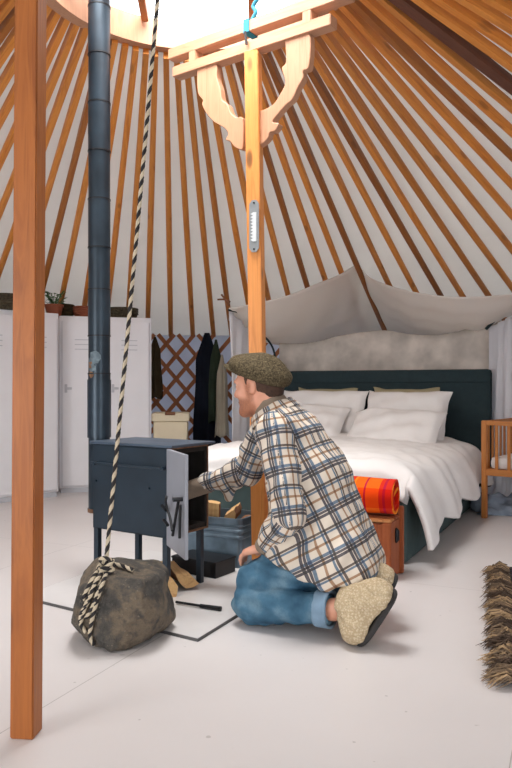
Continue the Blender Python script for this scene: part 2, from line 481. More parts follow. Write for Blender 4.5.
# lattice
parts = []
RL = 4.60
zlo, zhi = .03, 1.42
def slat(a0, sgn, rad):
    n = 14; wd = .02; th_ = .006; v = []
    for i in range(n + 1):
        t = i / n; z = zlo + (zhi - zlo) * t; a = a0 + sgn * (z - zlo) * .85 / RL
        e = Vector((math.sin(a), math.cos(a), 0)); tg = Vector((math.cos(a), -math.sin(a), 0))
        c = Vector((AX.x, AX.y, 0)) + e * rad + Vector((0, 0, z))
        pr = (tg * 1 + Vector((0, 0, -sgn * .85))).normalized()
        for (p, q) in ((-1, -1), (1, -1), (1, 1), (-1, 1)): v.append(c + pr * wd * p + e * th_ * q)
    f = [(i * 4 + k, i * 4 + (k + 1) % 4, i * 4 + 4 + (k + 1) % 4, i * 4 + 4 + k) for i in range(n) for k in range(4)]
    f += [(0, 1, 2, 3), (n * 4, n * 4 + 1, n * 4 + 2, n * 4 + 3)]
    return v, f, 0
a = R(-48)
while a < R(12):
    if a < R(-4): parts.append(slat(a, 1, RL))
    parts.append(slat(a, -1, RL - .014)); a += .20 / RL
vv, ff, ii = merge_geo(parts)
o = link('lattice_wall', mesh_np(vv, ff), M['lattice']); tag(o, 'crisscross brown wooden lattice against the round canvas wall', 'lattice')

# crown ring
RC = Vector((-.289, 3.155, 0)); zr = 2.68
cr = empty('crown_ring', (RC.x, RC.y, zr), 0, 'large pale wooden crown ring around the open skylight', 'roof ring')
prof = [(.655, 0), (.718, 0), (.718, .14), (.655, .14), (.655, 0)]
v_, f_ = lathe(prof, 96); link('rim', mesh_np(v_, f_), M['ring'], cr, Matrix.Translation((RC.x, RC.y, zr)))
for (pa, pb) in (((-.575, 3.73), (-.50, 2.56)), ((-.02, 3.74), (-.02, 2.58)), ((-.68, 2.625), (.10, 2.625)), ((-.90, 3.35), (.30, 3.40))):
    bar('spoke', (pa[0], pa[1], zr + .13), (pb[0], pb[1], zr + .13), .035, .05, M['post_dark'], cr)

# ================================================================== POSTS
lp = bar('support_post', (-.594, 1.862, 0), (-.578, 1.862, 2.56), .0615, .0615, M['post_dark'], xdir=Vector((math.cos(R(-6)), math.sin(R(-6)), 0)))
tag(lp, 'thick brown wooden support post standing nearest the camera at far left', 'post')
D = Vector((.816, -.578, 0)).normalized(); PB = Vector((.02, 3.31, 0)); Nn = Vector((-D.y, D.x, 0))  # toward far side
if Nn.y > 0: Nn = -Nn
def onpl(px, py, off=0.0):
    d = Vector(((px - 256) / F, 1, (HZ - py) / F)); o_ = Vector((0, 0, CH)); p0 = PB + Nn * off
    t = (p0 - o_).dot(Nn) / d.dot(Nn); return o_ + d * t
rp = empty('carved_support_post', (.022, 3.30, 0), 0, 'slim orange support post with carved brackets and double crossbeam behind the kneeling man', 'post')
bar('shaft', (.022, 3.30, 0), (-.014, 3.31, 2.43), .065, .065, M['post'], rp, xdir=Vector((math.cos(R(-17)), math.sin(R(-17)), 0)))
cs = lambda x, y: (170 + x / 2.844, y / 2.844)
lw0 = onpl(*cs(18, 212)); lw1 = onpl(*cs(466, 60)); zl = (lw0.z + lw1.z) / 2
beam_l = bar('lower_crossbeam', (lw0.x, lw0.y, zl), (lw1.x, lw1.y, zl), .062, .050, M['ring'], rp, xdir=Nn)
up0 = onpl(*cs(0, 166)); up1 = onpl(*cs(520, -40)); zu = zl + .095
uc = [Vector((p.x, p.y, 0)) for p in (up0, up1)]
def beam_pt(px, z):   # point of the vertical beam plane on the image column px
    q = onpl(px, 386); return Vector((q.x, q.y, z))
bar('upper_crossbeam', beam_pt(172, zu), beam_pt(352, zu), .062, .052, M['ring'], rp, xdir=Nn)
for px in (196, 310):
    a_ = beam_pt(px, zl + .02); b_ = beam_pt(px, zu - .02)
    bar('spacer_block', a_, b_, .06, .045, M['ring'], rp, xdir=Nn)
def bracket(poly):
    pts = [onpl(*cs(*p)) for p in poly]
    o0 = pts[0]; bmx = bmesh.new()
    q = [(( p - o0).dot(D), (p - o0).z) for p in pts]
    # smooth outline
    sm = smooth_path([Vector((a, 0, b)) for a, b in q] + [Vector((q[0][0], 0, q[0][1]))], len(q) * 4)
    lo_ = [bmx.verts.new((p.x, -.02, p.z)) for p in sm[:-1]]; f_ = bmx.faces.new(lo_)
    r_ = bmesh.ops.extrude_face_region(bmx, geom=[f_]); bmesh.ops.translate(bmx, vec=(0, .04, 0), verts=[g for g in r_['geom'] if isinstance(g, bmesh.types.BMVert)])
    me = to_me(bmx); m = Matrix((D, -Nn, Vector((0, 0, 1)))).transposed().to_4x4(); m.translation = o0
    bvv = link('carved_bracket', me, M['ring'], rp, m); b2 = bvv.modifiers.new('b', 'BEVEL'); b2.width = .003; b2.limit_method = 'ANGLE'
bracket([(84, 200), (136, 184), (140, 225), (150, 258), (155, 288), (170, 300), (180, 325), (195, 338), (214, 342), (214, 420), (205, 427), (190, 420), (178, 405), (165, 400), (172, 385), (165, 370), (150, 360), (130, 348), (110, 325), (98, 300), (100, 288), (86, 265)])
bracket([(333, 112), (400, 92), (402, 190), (385, 205), (385, 225), (370, 252), (355, 285), (335, 303), (312, 330), (298, 350), (315, 355), (305, 375), (290, 380), (285, 395), (270, 410), (252, 412), (252, 330), (275, 315), (300, 300), (320, 270), (334, 238), (324, 198), (336, 180)])
# blue strap round the upper beam
sp = beam_pt(250.5, zu)
st = empty('ratchet_strap', (sp.x, sp.y, zu), 0, 'teal blue strap knotted round the upper crossbeam of the carved post', 'strap')
rot = Matrix((D, -Nn, Vector((0, 0, 1)))).transposed().to_4x4()
bm = bmesh.new()
for (c, s_) in (((0, -.034, 0), (.032, .004, .062)), ((0, .034, 0), (.032, .004, .062)), ((0, 0, -.029), (.032, .072, .004)), ((0, 0, .029), (.032, .072, .004))):
    bm_box(bm, c, s_)
link('band', to_me(bm), M['strap'], st, Matrix.Translation(sp) @ rot)
kn = [sp + D * .01 + Vector((0, 0, .04)), sp + D * .03 + Vector((0, 0, .07)), sp + D * .015 + Vector((0, .0, .10)), sp + D * .045 + Vector((0, 0, .13))]
tube('loose_end', smooth_path(kn, 12), .009, M['strap'], st)
tube('hanging_tail', [sp + Nn * .042 + Vector((0, 0, -.03)), sp + Nn * .042 + D * .008 + Vector((0, 0, -.09))], .006, M['rope_b'], st)
# toothed metal plate on the post
pc = at(254, 226, 3.262)
fr = Matrix.Rotation(R(-17), 4, 'Z')
def plate_poly(pts, th):
    b = bmesh.new(); f = b.faces.new([b.verts.new((x, 0, z)) for x, z in pts])
    r = bmesh.ops.extrude_face_region(b, geom=[f]); bmesh.ops.translate(b, vec=(0, th, 0), verts=[g for g in r['geom'] if isinstance(g, bmesh.types.BMVert)])
    return to_me(b)
gp = empty('toothed_plate', pc, 0, 'small grey metal plate with a row of bright teeth fixed on the carved post', 'metal plate')
hw, hh = .023, .118
link('plate', plate_poly([(-hw, -hh + .018), (-hw * .45, -hh), (hw * .45, -hh), (hw, -hh + .018), (hw, hh - .018), (hw * .45, hh), (-hw * .45, hh), (-hw, hh - .018)], .004), M['steel'], gp, Matrix.Translation(pc) @ fr)
teeth = [(.012, -.07), (.012, .062)]
nt = 9
for i in range(nt + 1):
    z = .062 - i * .132 / nt; teeth.append((-.004, z));
    if i < nt: teeth.append((-.016, z - .066 / nt))
link('saw_teeth', plate_poly(teeth, .003), M['steel_lt'], gp, Matrix.Translation(pc + fr.to_3x3() @ Vector((0, -.003, 0))) @ fr)
for z in (-.105, .105):
    tube('screw', [pc + fr.to_3x3() @ Vector((0, -.004, z)), pc + fr.to_3x3() @ Vector((0, .006, z))], .004, M['black'], gp)

# ================================================================== LOCKERS
def locker(p, yaw, wd, label, vents=False):
    e = empty('locker', p, yaw, label, 'locker', 'white metal lockers along the wall')
    H = 1.49; dp = .40
    bm = bmesh.new(); bm_box(bm, (wd / 2, dp / 2, .03), (wd - .03, dp - .04, .06)); link('plinth', to_me(bm), M['grey_line'], e, local=True)
    bm = bmesh.new(); bm_box(bm, (wd / 2, dp / 2 + .006, H / 2 + .02), (wd - .002, dp - .012, H - .04), bevel=.004)
    link('cabinet', to_me(bm), [M['white_metal']], e, local=True)
    bm = bmesh.new(); bm_box(bm, (wd / 2, 0, H / 2 + .01), (wd - .05, .014, H - .10), bevel=.003)
    dn = link('door', to_me(bm), M['white_metal'], e, local=True)
    bm = bmesh.new()
    for z in (H - .2, H - .24, H - .28): bm_box(bm, (wd / 2, -.008, z), (wd * .35, .006, .006))
    link('vents', to_me(bm), M['grey_line'], dn, Matrix.Identity(4), local=True)
    bm = bmesh.new(); bm_box(bm, (wd * .14, -.012, .88), (.022, .012, .07), bevel=.003); bm_box(bm, (wd * .2, -.012, .88), (.05, .008, .02), bevel=.003)
    link('handle', to_me(bm), M['grey_line'], dn, Matrix.Identity(4), local=True)
    bm = bmesh.new()
    for x_ in (.022, wd - .022): bm_box(bm, (x_, -.0015, H / 2), (.003, .004, H - .09))
    for z in (.06, H - .05): bm_box(bm, (wd / 2, -.0015, z), (wd - .044, .004, .003))
    link('door_gap', to_me(bm), M['grey_line'], e, local=True)
    return e
pA = Vector((-1.648, 6.03, 0)); pB = Vector((-.905, 6.25, 0)); d_ = pB - pA; ya = math.atan2(d_.y, d_.x)
locker(pA, ya, d_.length / 2, 'white metal locker directly behind the dark chimney pipe')
locker(pA + d_ / 2, ya, d_.length / 2, 'white metal locker nearest the lattice, right end of the row')
pC = Vector((-2.13, 5.36, 0)); pD = Vector((-1.60, 5.86, 0)); d2_ = pD - pC; yb = math.atan2(d2_.y, d2_.x)
locker(pC - d2_ * .5, yb, d2_.length / 2, 'white metal locker cut by the left photo edge')
locker(pC, yb, d2_.length / 2, 'white metal locker just left of the nearest support post')
locker(pC + d2_ / 2, yb, d2_.length / 2, 'white metal locker showing just right of the nearest support post')

def plant(px, py, Y):
    p = at(px, py, Y); p.z = 1.492
    e = empty('potted_plant', p, 0, 'small green leafy plant in a terracotta pot on top of a locker', 'plant')
    v_, f_ = lathe([(0, 0), (.055, 0), (.075, .08), (.082, .08), (.082, .10), (.07, .10), (.065, .08), (0, .08)], 20)
    link('pot', mesh_np(v_, f_), M['terracotta'], e, Matrix.Translation(p))
    rs = random.Random(3); parts = []
    for i in range(46):
        a = rs.uniform(0, 6.28); l = rs.uniform(.03, .10); h = rs.uniform(.0, .06)
        c = Vector((l * math.cos(a), l * math.sin(a), .11 + h * 1.6)); s_ = rs.uniform(.018, .032)
        t = Vector((math.cos(a), math.sin(a), rs.uniform(-.5, .6))).normalized() * s_; q = t.cross(Vector((0, 0, 1))).normalized() * s_ * .6
        parts.append(([c - t, c + q, c + t, c - q, c + Vector((0, 0, s_ * .2))], [(0, 1, 4), (1, 2, 4), (2, 3, 4), (3, 0, 4)], 0))
        parts.append(tube_geo([Vector((0, 0, .08)), c], .002, 4) + (0,))
    V_, F_, I_ = merge_geo(parts); link('foliage', mesh_np(V_, F_), M['leaf'], e, Matrix.Translation(p))
plant(54, 300, 6.13)
def basket(px, Y, r, h, mat, label, nm, cat):
    p = at(px, 300, Y); p.z = 1.492
    v_, f_ = lathe([(0, 0), (r * .8, 0), (r, h * .5), (r * .95, h), (r * .86, h), (r * .9, h * .5), (r * .7, .02), (0, .02)], 28)
    parts = [(v_, f_, 0)]
    for k in range(5):
        z = h * (k + .5) / 5; rk = (r * (.8 + .4 * z / h) if z < h * .5 else r) * 1.0
        parts.append(tube_geo([Vector((rk * math.cos(a), rk * math.sin(a), z)) for a in [i * math.pi / 12 for i in range(25)]], .008, 5) + (0,))
    V_, F_, I_ = merge_geo(parts); o = link(nm, mesh_np(V_, F_), mat, None, Matrix.Translation(p), smooth=True); tag(o, label, cat)
basket(122, 6.42, .14, .10, M['wicker'], 'dark woven basket on the locker right of the chimney pipe', 'wicker_basket', 'basket')
basket(84, 6.28, .09, .10, M['terracotta'], 'reddish brown bowl on the locker just left of the chimney pipe', 'clay_bowl', 'bowl')
basket(6, 5.62, .13, .12, M['wicker'], 'dark basket on the locker at the left photo edge', 'wicker_basket', 'basket')
basket(66, 6.3, .07, .12, M['olive'], 'dark narrow basket on the locker beside the potted plant', 'storage_basket', 'basket')

# ================================================================== BACK CORNER
hp = at(171, 400, 6.45)
e = empty('laundry_hamper', (hp.x, hp.y, 0), R(4), 'beige canvas hamper with a lid below the lattice', 'hamper')
b_ = bmesh.new(); bm_box(b_, (0, 0, .30), (.31, .28, .58), bevel=.03); 
for v in b_.verts: v.co.x *= .88 + .12 * v.co.z / .6; v.co.y *= .88 + .12 * v.co.z / .6
link('bag', to_me(b_), M['hamper'], e, local=True, smooth=True)
b_ = bmesh.new(); bm_box(b_, (0, 0, .625), (.34, .31, .08), bevel=.03); link('lid', to_me(b_), M['hamper'], e, local=True, smooth=True)
b_ = bmesh.new(); bm_box(b_, (0, -.15, .66), (.09, .03, .03), bevel=.008); link('handle', to_me(b_), M['leather'], e, local=True)
def garment(nm, px, Y, z1, z0, wt, wb, mat, label, cat, seed=0, dep=.07, lean=0):
    c = at(px, 386, Y); rs = random.Random(seed)
    def fn(u, v):
        a = 2 * math.pi * u; z = z1 + (z0 - z1) * v
        wd = wt + (wb - wt) * (v ** .5); wd *= min(1, .25 + 3.5 * v) if v < .25 else 1
        fold = 1 + .22 * math.sin(a * 5 + seed + 2 * v) + .12 * math.sin(a * 9 + seed * 2)
        return (c.x + wd / 2 * math.cos(a) * (1 + .05 * math.sin(9 * v + seed)) + lean * v, c.y + dep * math.sin(a) * fold * min(1, .3 + 2 * v), z + .012 * math.sin(a * 4 + seed) * v)
    o = grid_obj(nm, fn, 48, 24, mat, origin=(c.x, c.y, z1), thick=.004)
    tag(o, label, cat); return o
garment('hanging_coat', 207, 7.06, 1.42, .22, .17, .27, M['coat_dark'], 'long black coat hanging on the lattice behind the stove', 'coat', 1, .07)
garment('hanging_coat', 216, 6.98, 1.35, .55, .06, .16, M['coat_green'], 'dark green garment hanging just right of the long black coat', 'coat', 3, .05)
garment('hanging_coat', 222, 6.90, 1.20, .42, .05, .13, M['coat_beige'], 'beige garment hanging beside the bed curtain', 'coat', 5, .05)
garment('hanging_bag', 155, 7.06, 1.38, .78, .06, .15, M['olive'], 'olive cloth bag hanging beside the last white locker', 'bag', 7, .05)

# ================================================================== STOVE
P0 = Vector((-.376, 3.04, 0)); d1 = Vector((-.837, .547, 0)).normalized(); d2 = Vector((.547, .837, 0)).normalized()
sv = empty('wood_stove', P0 + d1 * .22 + d2 * .14, 0, 'dark blue steel wood stove on four legs with its door open', 'stove')
ROT = Matrix((-d1, d2, Vector((0, 0, 1)))).transposed().to_4x4()      # local x toward the door side
W_, D_ = .438, .286; z0, z1 = .255, .638
def SP(a, b, z): return P0 + d1 * a + d2 * b + Vector((0, 0, z))     # a from door side leftwards, b backwards
def sbox(nm, a0, a1, b0, b1, za, zb, mat, parent=sv, bev=.003):
    return box(nm, SP((a0 + a1) / 2, (b0 + b1) / 2, (za + zb) / 2), (abs(a1 - a0), abs(b1 - b0), zb - za), mat, parent, bev, rot=ROT)
# hollow body: five walls
bm = bmesh.new()
def add_s(a0, a1, b0, b1, za, zb, mi=0):
    c = SP((a0 + a1) / 2, (b0 + b1) / 2, (za + zb) / 2) - SP(0, 0, 0)
    bm_box(bm, c, (abs(a1 - a0), abs(b1 - b0), zb - za), mi, rot=ROT, bevel=.002)
add_s(0, W_, 0, .008, z0, z1); add_s(0, W_, D_ - .008, D_, z0, z1); add_s(W_ - .008, W_, 0, D_, z0, z1)
add_s(0, W_, 0, D_, z0, z0 + .008); add_s(0, W_, 0, D_, z1 - .008, z1)
link('body', to_me(bm), M['stove'], sv, Matrix.Translation(SP(0, 0, 0)))
bm = bmesh.new()
add_s(.002, W_ - .01, .008, .02, z0 + .01, z1 - .01); add_s(.002, W_ - .01, D_ - .02, D_ - .008, z0 + .01, z1 - .01); add_s(W_ - .03, W_ - .01, .01, D_ - .01, z0 + .01, z1 - .01)
add_s(.002, W_ - .01, .01, D_ - .01, z0 + .01, z0 + .03); add_s(.002, W_ - .01, .01, D_ - .01, z1 - .03, z1 - .01)
link('firebrick_lining', to_me(bm), M['soot'], sv, Matrix.Translation(SP(0, 0, 0)))
bm = bmesh.new()
for q in ((-.004, 0, 0, .010, z0, z1), (-.004, 0, D_ - .010, D_, z0, z1), (-.004, 0, 0, D_, z0, z0 + .010), (-.004, 0, 0, D_, z1 - .010, z1)): add_s(*q)
link('door_gasket', to_me(bm), M['rust'], sv, Matrix.Translation(SP(0, 0, 0)))
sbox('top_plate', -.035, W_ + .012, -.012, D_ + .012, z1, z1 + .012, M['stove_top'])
for (a_, b_) in ((.014, .014), (W_ - .016, .014), (W_ - .03, D_ - .015), (.014, D_ - .04)):
    sbox('leg', a_ - .013, a_ + .013, b_ - .013, b_ + .013, 0.012, z0, M['stove'])
# rail on the long side
tube('rail', [SP(W_ - .01, -.022, .555), SP(.0, -.022, .551)], .0045, M['stove'], sv)
for a_ in (W_ - .03, .012): tube('rail_bracket', [SP(a_, 0, .553), SP(a_, -.028, .553)], .008, M['stove'], sv)
for a_, z in ((W_ - .02, .47), (.10, .46)): tube('bolt', [SP(a_, 0, z), SP(a_, -.008, z)], .006, M['stove'], sv)
# open door
dd = Vector((.366, -.931, 0)).normalized(); dn_ = Vector((dd.y, -dd.x, 0)).normalized()
H0 = P0 - d1 * .006
DW = .285; dz0, dz1 = .229, .635
ROTD = Matrix((dd, Vector((-dd.y, dd.x, 0)), Vector((0, 0, 1)))).transposed().to_4x4()
door = box('door', H0 + dd * DW / 2 + Vector((0, 0, (dz0 + dz1) / 2)), (DW, .014, dz1 - dz0), M['door_grey'], sv, .003, rot=ROTD)
def DP(s_, z, off): return H0 + dd * s_ + Vector((dd.y, -dd.x, 0)) * -off + Vector((0, 0, z))
hd = [tube('latch_lever', smooth_path([DP(.20, .33, -.035), DP(.15, .37, -.03), DP(.10, .42, -.035), DP(.13, .455, -.04)], 12), .0055, M['black'], door)]
tube('latch_bar', [DP(.24, .455, -.02), DP(.15, .30, -.02)], .006, M['black'], door)
tube('latch_bar', [DP(.265, .44, -.02), DP(.255, .31, -.02)], .006, M['black'], door)
tube('latch_knob', [DP(.02, .40, -.03), DP(.09, .395, -.03)], .008, M['black'], door)
tube('latch_knob', [DP(.05, .345, -.03), DP(.11, .335, -.03)], .007, M['black'], door)
tube('latch_knob', [DP(.25, .46, .0), DP(.25, .46, -.045)], .009, M['black'], door)

# chimney pipe, behind the short end of the stove
pcx = Vector((-.749, 3.44, 0)); pr_ = .0525
ch = empty('chimney_pipe', (pcx.x, pcx.y, .31), 0, 'tall dark steel chimney pipe rising from behind the stove to the roof', 'chimney pipe')
def ring_pipe(nm, r, za, zb, mat, seg=32):
    v_, f_ = lathe([(r, za), (r, zb), (r - .003, zb), (r - .003, za), (r, za)], seg)
    return link(nm, mesh_np(v_, f_), mat, ch, Matrix.Translation((pcx.x, pcx.y, 0)), smooth=False)
def smooth_by_angle(o):
    me = o.data; me.polygons.foreach_set('use_smooth', [True] * len(me.polygons)); me.set_sharp_from_angle(angle=R(35))
zs = [.66, .90]
seams = [.96, 1.14, 1.36, 1.56, 1.79, 2.02, 2.25, 2.48, 2.71, 2.94, 3.4]
smooth_by_angle(ring_pipe('sleeve', pr_ + .0035, .655, .93, M['pipe']))
zp = .93
for i, z in enumerate(seams):
    smooth_by_angle(ring_pipe('pipe_section', pr_ - .0015 * (i % 2), zp, z, M['pipe'])); 
    smooth_by_angle(ring_pipe('pipe_seam', pr_ + .002, z - .004, z + .002, M['black'])); zp = z
smooth_by_angle(ring_pipe('elbow_cleanout', pr_ - .002, .31, .655, M['pipe']))
smooth_by_angle(ring_pipe('cleanout_cap', pr_ + .002, .30, .318, M['rust']))
tube('flue_outlet', [pcx + Vector((0, 0, .52)), SP(W_ - .004, .143, .52)], .045, M['pipe'], ch, seg=20)
# heat-blistered paint patch on the pipe
rs = random.Random(5); 
for (az, zc, s_, m_) in ((-103, 1.03, .030, 'grey_line'), (-118, .985, .022, 'grey_line'), (-128, 1.0, .014, 'leather'), (-122, .955, .016, 'terracotta')):
    vs = []; n = 14
    for k in range(n):
        a = 2 * math.pi * k / n; rr_ = s_ * (1 + .25 * rs.uniform(-1, 1)); ph = R(az) + rr_ * math.cos(a) / pr_
        vs.append((pr_ * 1.03 * math.cos(ph), pr_ * 1.03 * math.sin(ph), zc + rr_ * math.sin(a)))
    vs.append((pr_ * 1.03 * math.cos(R(az)), pr_ * 1.03 * math.sin(R(az)), zc))
    me = mesh_np(vs, [(k, (k + 1) % n, n) for k in range(n)])
    M.setdefault('patch', plain('blistered grey paint', (96, 110, 118), .8, var=.3, scale=40))
    link('paint_patch', me, M['patch'] if m_ == 'grey_line' else M['rust'], ch, Matrix.Translation((pcx.x, pcx.y, 0)))

# hearth plate
hA = Vector((-.204, 2.53, 0)); hdir = Vector((-.837, .547, 0)); hd2 = Vector((.44, .898, 0)).normalized()
c4 = [hA, hA + hdir * .95, hA + hdir * .95 + hd2 * .95, hA + hd2 * .95]
he = empty('hearth_plate', hA, 0, 'thin scuffed white plate on the floor under the stove and stone', 'floor plate')
def slab(nm, q, za, zb, mat, parent):
    vs = [(p.x - hA.x, p.y - hA.y, z) for z in (za, zb) for p in q]
    me = mesh_np(vs, [(3, 2, 1, 0), (4, 5, 6, 7), (0, 1, 5, 4), (1, 2, 6, 5), (2, 3, 7, 6), (3, 0, 4, 7)])
    return link(nm, me, mat, parent, Matrix.Translation((hA.x, hA.y, 0)))
slab('edge_trim', c4, 0.0005, .0105, M['plate_edge'], he)
cc = sum(c4, Vector()) / 4; slab('plate', [p + (cc - p).normalized() * .006 for p in c4], .0105, .012, M['plate'], he)
# poker
tk = [at(176, 607.5, 2.93), at(205, 613, 2.87), at(221, 616, 2.84)]
for p in tk: p.z = .021
e = empty('fire_poker', tk[0], 0, 'thin black fire poker lying on the white plate', 'fire poker')
tube('rod', tk[:2], .0055, M['black'], e); tube('grip', [tk[1] - (tk[2] - tk[1]) * .3, tk[2]], [.008, .010], M['black'], e)

# firewood
def log(nm, p0, p1, r, ang, label, group, rs_):
    p0 = Vector(p0); p1 = Vector(p1); L_ = (p1 - p0).length; rs = random.Random(rs_)
    n = 10; prof = []
    for k in range(6):
        a = -ang / 2 + ang * k / 5; prof.append((r * math.cos(a) * (1 + .05 * rs.uniform(-1, 1)) - r * .5, r * math.sin(a)))
    prof.append((-r * .5, 0)); m_ = len(prof)
    vs = []; fs = []; mi = []
    for i in range(n + 1):
        t = i / n
        for k, (x, y) in enumerate(prof):
            j = .003 * math.sin(7 * t + k * 2 + rs_); vs.append((x + j, y + j, t * L_))
    for i in range(n):
        for k in range(m_):
            fs.append((i * m_ + k, i * m_ + (k + 1) % m_, (i + 1) * m_ + (k + 1) % m_, (i + 1) * m_ + k)); mi.append(1 if k < 5 else 0)
    fs += [tuple(range(m_))[::-1], tuple(range(n * m_, (n + 1) * m_))]; mi += [0, 0]
    me = mesh_np(vs, fs); me.materials.append(M['log']); me.materials.append(M['bark'])
    for p, q in zip(me.polygons, mi): p.material_index = q
    o = link(nm, me, M['log'], None, bar_mw(p0, p1, rs_ * 1.3)); tag(o, label, 'firewood', group); return o
log('firewood_log', (-.365, 3.02, .060), (-.46, 3.25, .060), .070, 3.0, 'split log on the plate under the stove, its pale end toward the stove door', 'logs under the stove', 2)
log('firewood_log', (-.50, 3.05, .05), (-.60, 3.32, .05), .07, 2.4, 'split log lying under the stove just behind the stone', 'logs under the stove', 1)
log('firewood_log', (-.30, 3.12, .055), (-.40, 3.36, .055), .06, 2.4, 'dark split log under the stove beside the black box', 'logs under the stove', 4)
# black box
nb_ = Vector((-.174, 3.305, 0))
e = empty('black_metal_box', nb_ + d1 * .14 + Vector((0, 0, .012)), 0, 'low black box on the floor between the stove leg and the metal bin', 'box')
bxc = nb_ + d1 * .13 + Vector((.395, .919, 0)) * .08
ROTB = Matrix.Rotation(math.atan2(-d1.y, -d1.x), 4, 'Z')
box('tray', bxc + Vector((0, 0, .045)), (.26, .16, .066), M['black'], e, .004, rot=ROTB)
box('lid', bxc + Vector((0, 0, .082)), (.266, .166, .010), M['black'], e, .003, rot=ROTB)
# galvanised bin
bn = Vector((-.073, 3.50, 0)); bf = Vector((-.9, .436, 0)).normalized(); br = Vector((.436, .9, 0)).normalized()
e = empty('metal_firewood_bin', bn + bf * .18 + br * .13, 0, 'galvanised metal bin holding firewood beside the stove', 'bin')
BW, BD, BH = .37, .24, .246
def bin_mesh(z0_, z1_, inset, wall=.004, rc=.03, ribs=False):
    ring = []
    def outl(off, z):
        pts = []
        for (cx, cy, a0) in ((BW - rc, BD - rc, 0), (rc, BD - rc, 90), (rc, rc, 180), (BW - rc, rc, 270)):
            for k in range(5):
                a = R(a0 + 22.5 * k); pts.append(bn + bf * (cx + (rc + off) * math.cos(a)) + br * (cy + (rc + off) * math.sin(a)) + Vector((0, 0, z)) - bn)
        return pts
    zz = [(0, z0_)] + ([(0, .15), (.004, .155), (.004, .163), (0, .168), (0, .18), (.004, .185), (.004, .193), (0, .198), (0, .21), (.003, .214), (0, .220)] if ribs else []) + [(0, z1_), (.006, z1_), (.006, z1_ + .006), (-wall, z1_ + .006), (-wall, z0_ + .01)]
    if ribs: zz.insert(1, (.004, z0_ + .004)); zz.insert(2, (0, z0_ + .02))
    vs = []; fs = []
    for off, z in zz: vs += outl(off, z)
    n = 20
    for i in range(len(zz) - 1):
        for k in range(n): fs.append((i * n + k, i * n + (k + 1) % n, (i + 1) * n + (k + 1) % n, (i + 1) * n + k))
    fs.append(tuple(range(n))); fs.append(tuple(range((len(zz) - 1) * n, len(zz) * n)))
    return mesh_np(vs, fs)
me = bin_mesh(.001, BH, 0, ribs=True); b0 = link('bucket', me, M['galv'], e, Matrix.Translation(bn))
hb = bn + bf * (.0) + br * .17
tube('handle', smooth_path([hb + br * -.05 + Vector((.01, 0, .2)), hb + br * -.045 + Vector((.03, 0, .262)), hb + br * .045 + Vector((.03, 0, .262)), hb + br * .05 + Vector((.01, 0, .2))], 16), .005, M['black'], e)
def inb(a_, b_, z): return bn + bf * a_ + br * b_ + Vector((0, 0, z))
log('firewood_log', inb(.09, .045, .24), inb(.13, .19, .25), .055, 2.6, 'pale blocky split log in the metal bin, by its front right rim', 'firewood in the metal bin', 3)
log('firewood_log', inb(.20, .07, .03), inb(.185, .06, .315), .055, 2.4, 'split log standing upright in the metal bin, beside the stove', 'firewood in the metal bin', 5)
log('firewood_log', inb(.035, .05, .215), inb(.06, .20, .225), .030, 2.2, 'thin pale stick of firewood in the metal bin, along its right rim', 'firewood in the metal bin', 6)
log('firewood_log', inb(.28, .13, .03), inb(.24, .12, .29), .045, 2.4, 'split log at the back of the metal bin, next to the stove door opening', 'firewood in the metal bin', 7)

# ================================================================== BOULDER AND ROPE
def rock_mat():
    t = NT('rough brown grey stone'); v = t.coord()
    n1 = t.noise(v, 7, 6, .65); n2 = t.noise(v, 45, 5, .7)
    a = t.ramp(n1, [(.30, lin((42, 43, 45))), (.45, lin((98, 94, 88))), (.56, lin((150, 132, 110))), (.66, lin((80, 78, 75)))])
    a = t.mix(t.math('MULTIPLY', n2, .8), a, lin((62, 60, 58)))
    sp = t.ramp(t.noise(v, 90, 2), [(.66, (0, 0, 0, 1)), (.72, (1, 1, 1, 1))])
    a = t.mix(t.math('MULTIPLY', sp, .4), a, lin((176, 164, 146)))
    t.base(a); t.rough(.85, .3); t.bump(n2, 1.0, .02); return t.m
M['rock'] = rock_mat()
rc = V3(-.468, 2.57, .14)
pl = [((-1, -.15, .15), .165), ((1, -.1, .05), .150), ((.85, -.5, .3), .155), ((.9, -.35, -.55), .158), ((-.1, -1, .12), .150), ((-.6, -.8, -.3), .172), ((.45, -.85, -.45), .165), ((-.75, -.2, -.75), .178),
      ((.05, -.1, 1), .115), ((.5, -.1, .85), .150), ((-.6, -.2, .8), .150), ((.1, -.75, .8), .158), ((0, 0, -1), .132), ((.55, -.2, -.9), .158), ((0, 1, .1), .15), ((.7, .7, .2), .17), ((-.7, .7, .1), .17), ((0, .5, .8), .15)]
def f_rock(p):
    q = p - rc; d = None
    for n_, o_ in pl:
        n_ = V3(*n_); n_ /= np.linalg.norm(n_); e_ = q @ n_ - o_
        d = e_ if d is None else smax(d, e_, .014)
    d = d + .006 * sn(p, 20, 1) + .005 * np.abs(sn(p, 42, 2)) + .0022 * np.abs(sn(p, 100, 3)) - .004
    return np.maximum(d, .002 - p[:, 2])
ro, RV, RQ = implicit('boulder', f_rock, rc - .22, rc + .22, .005, M['rock'], origin=(rc[0], rc[1], 0))
tag(ro, 'rough brown grey boulder wrapped in rope on the white floor', 'boulder')
def on_rock(px, py, off=.01):
    d = np.array([(px - 256) / F, 1, (HZ - py) / F]); t = 2.2
    for _ in range(80):
        p = np.array([0, 0, CH]) + d * t; s_ = f_rock(p[None])[0]
        if s_ < off: break
        t += max(s_ - off, .001) * .8
        if t > 2.9: return None
    return Vector(p)
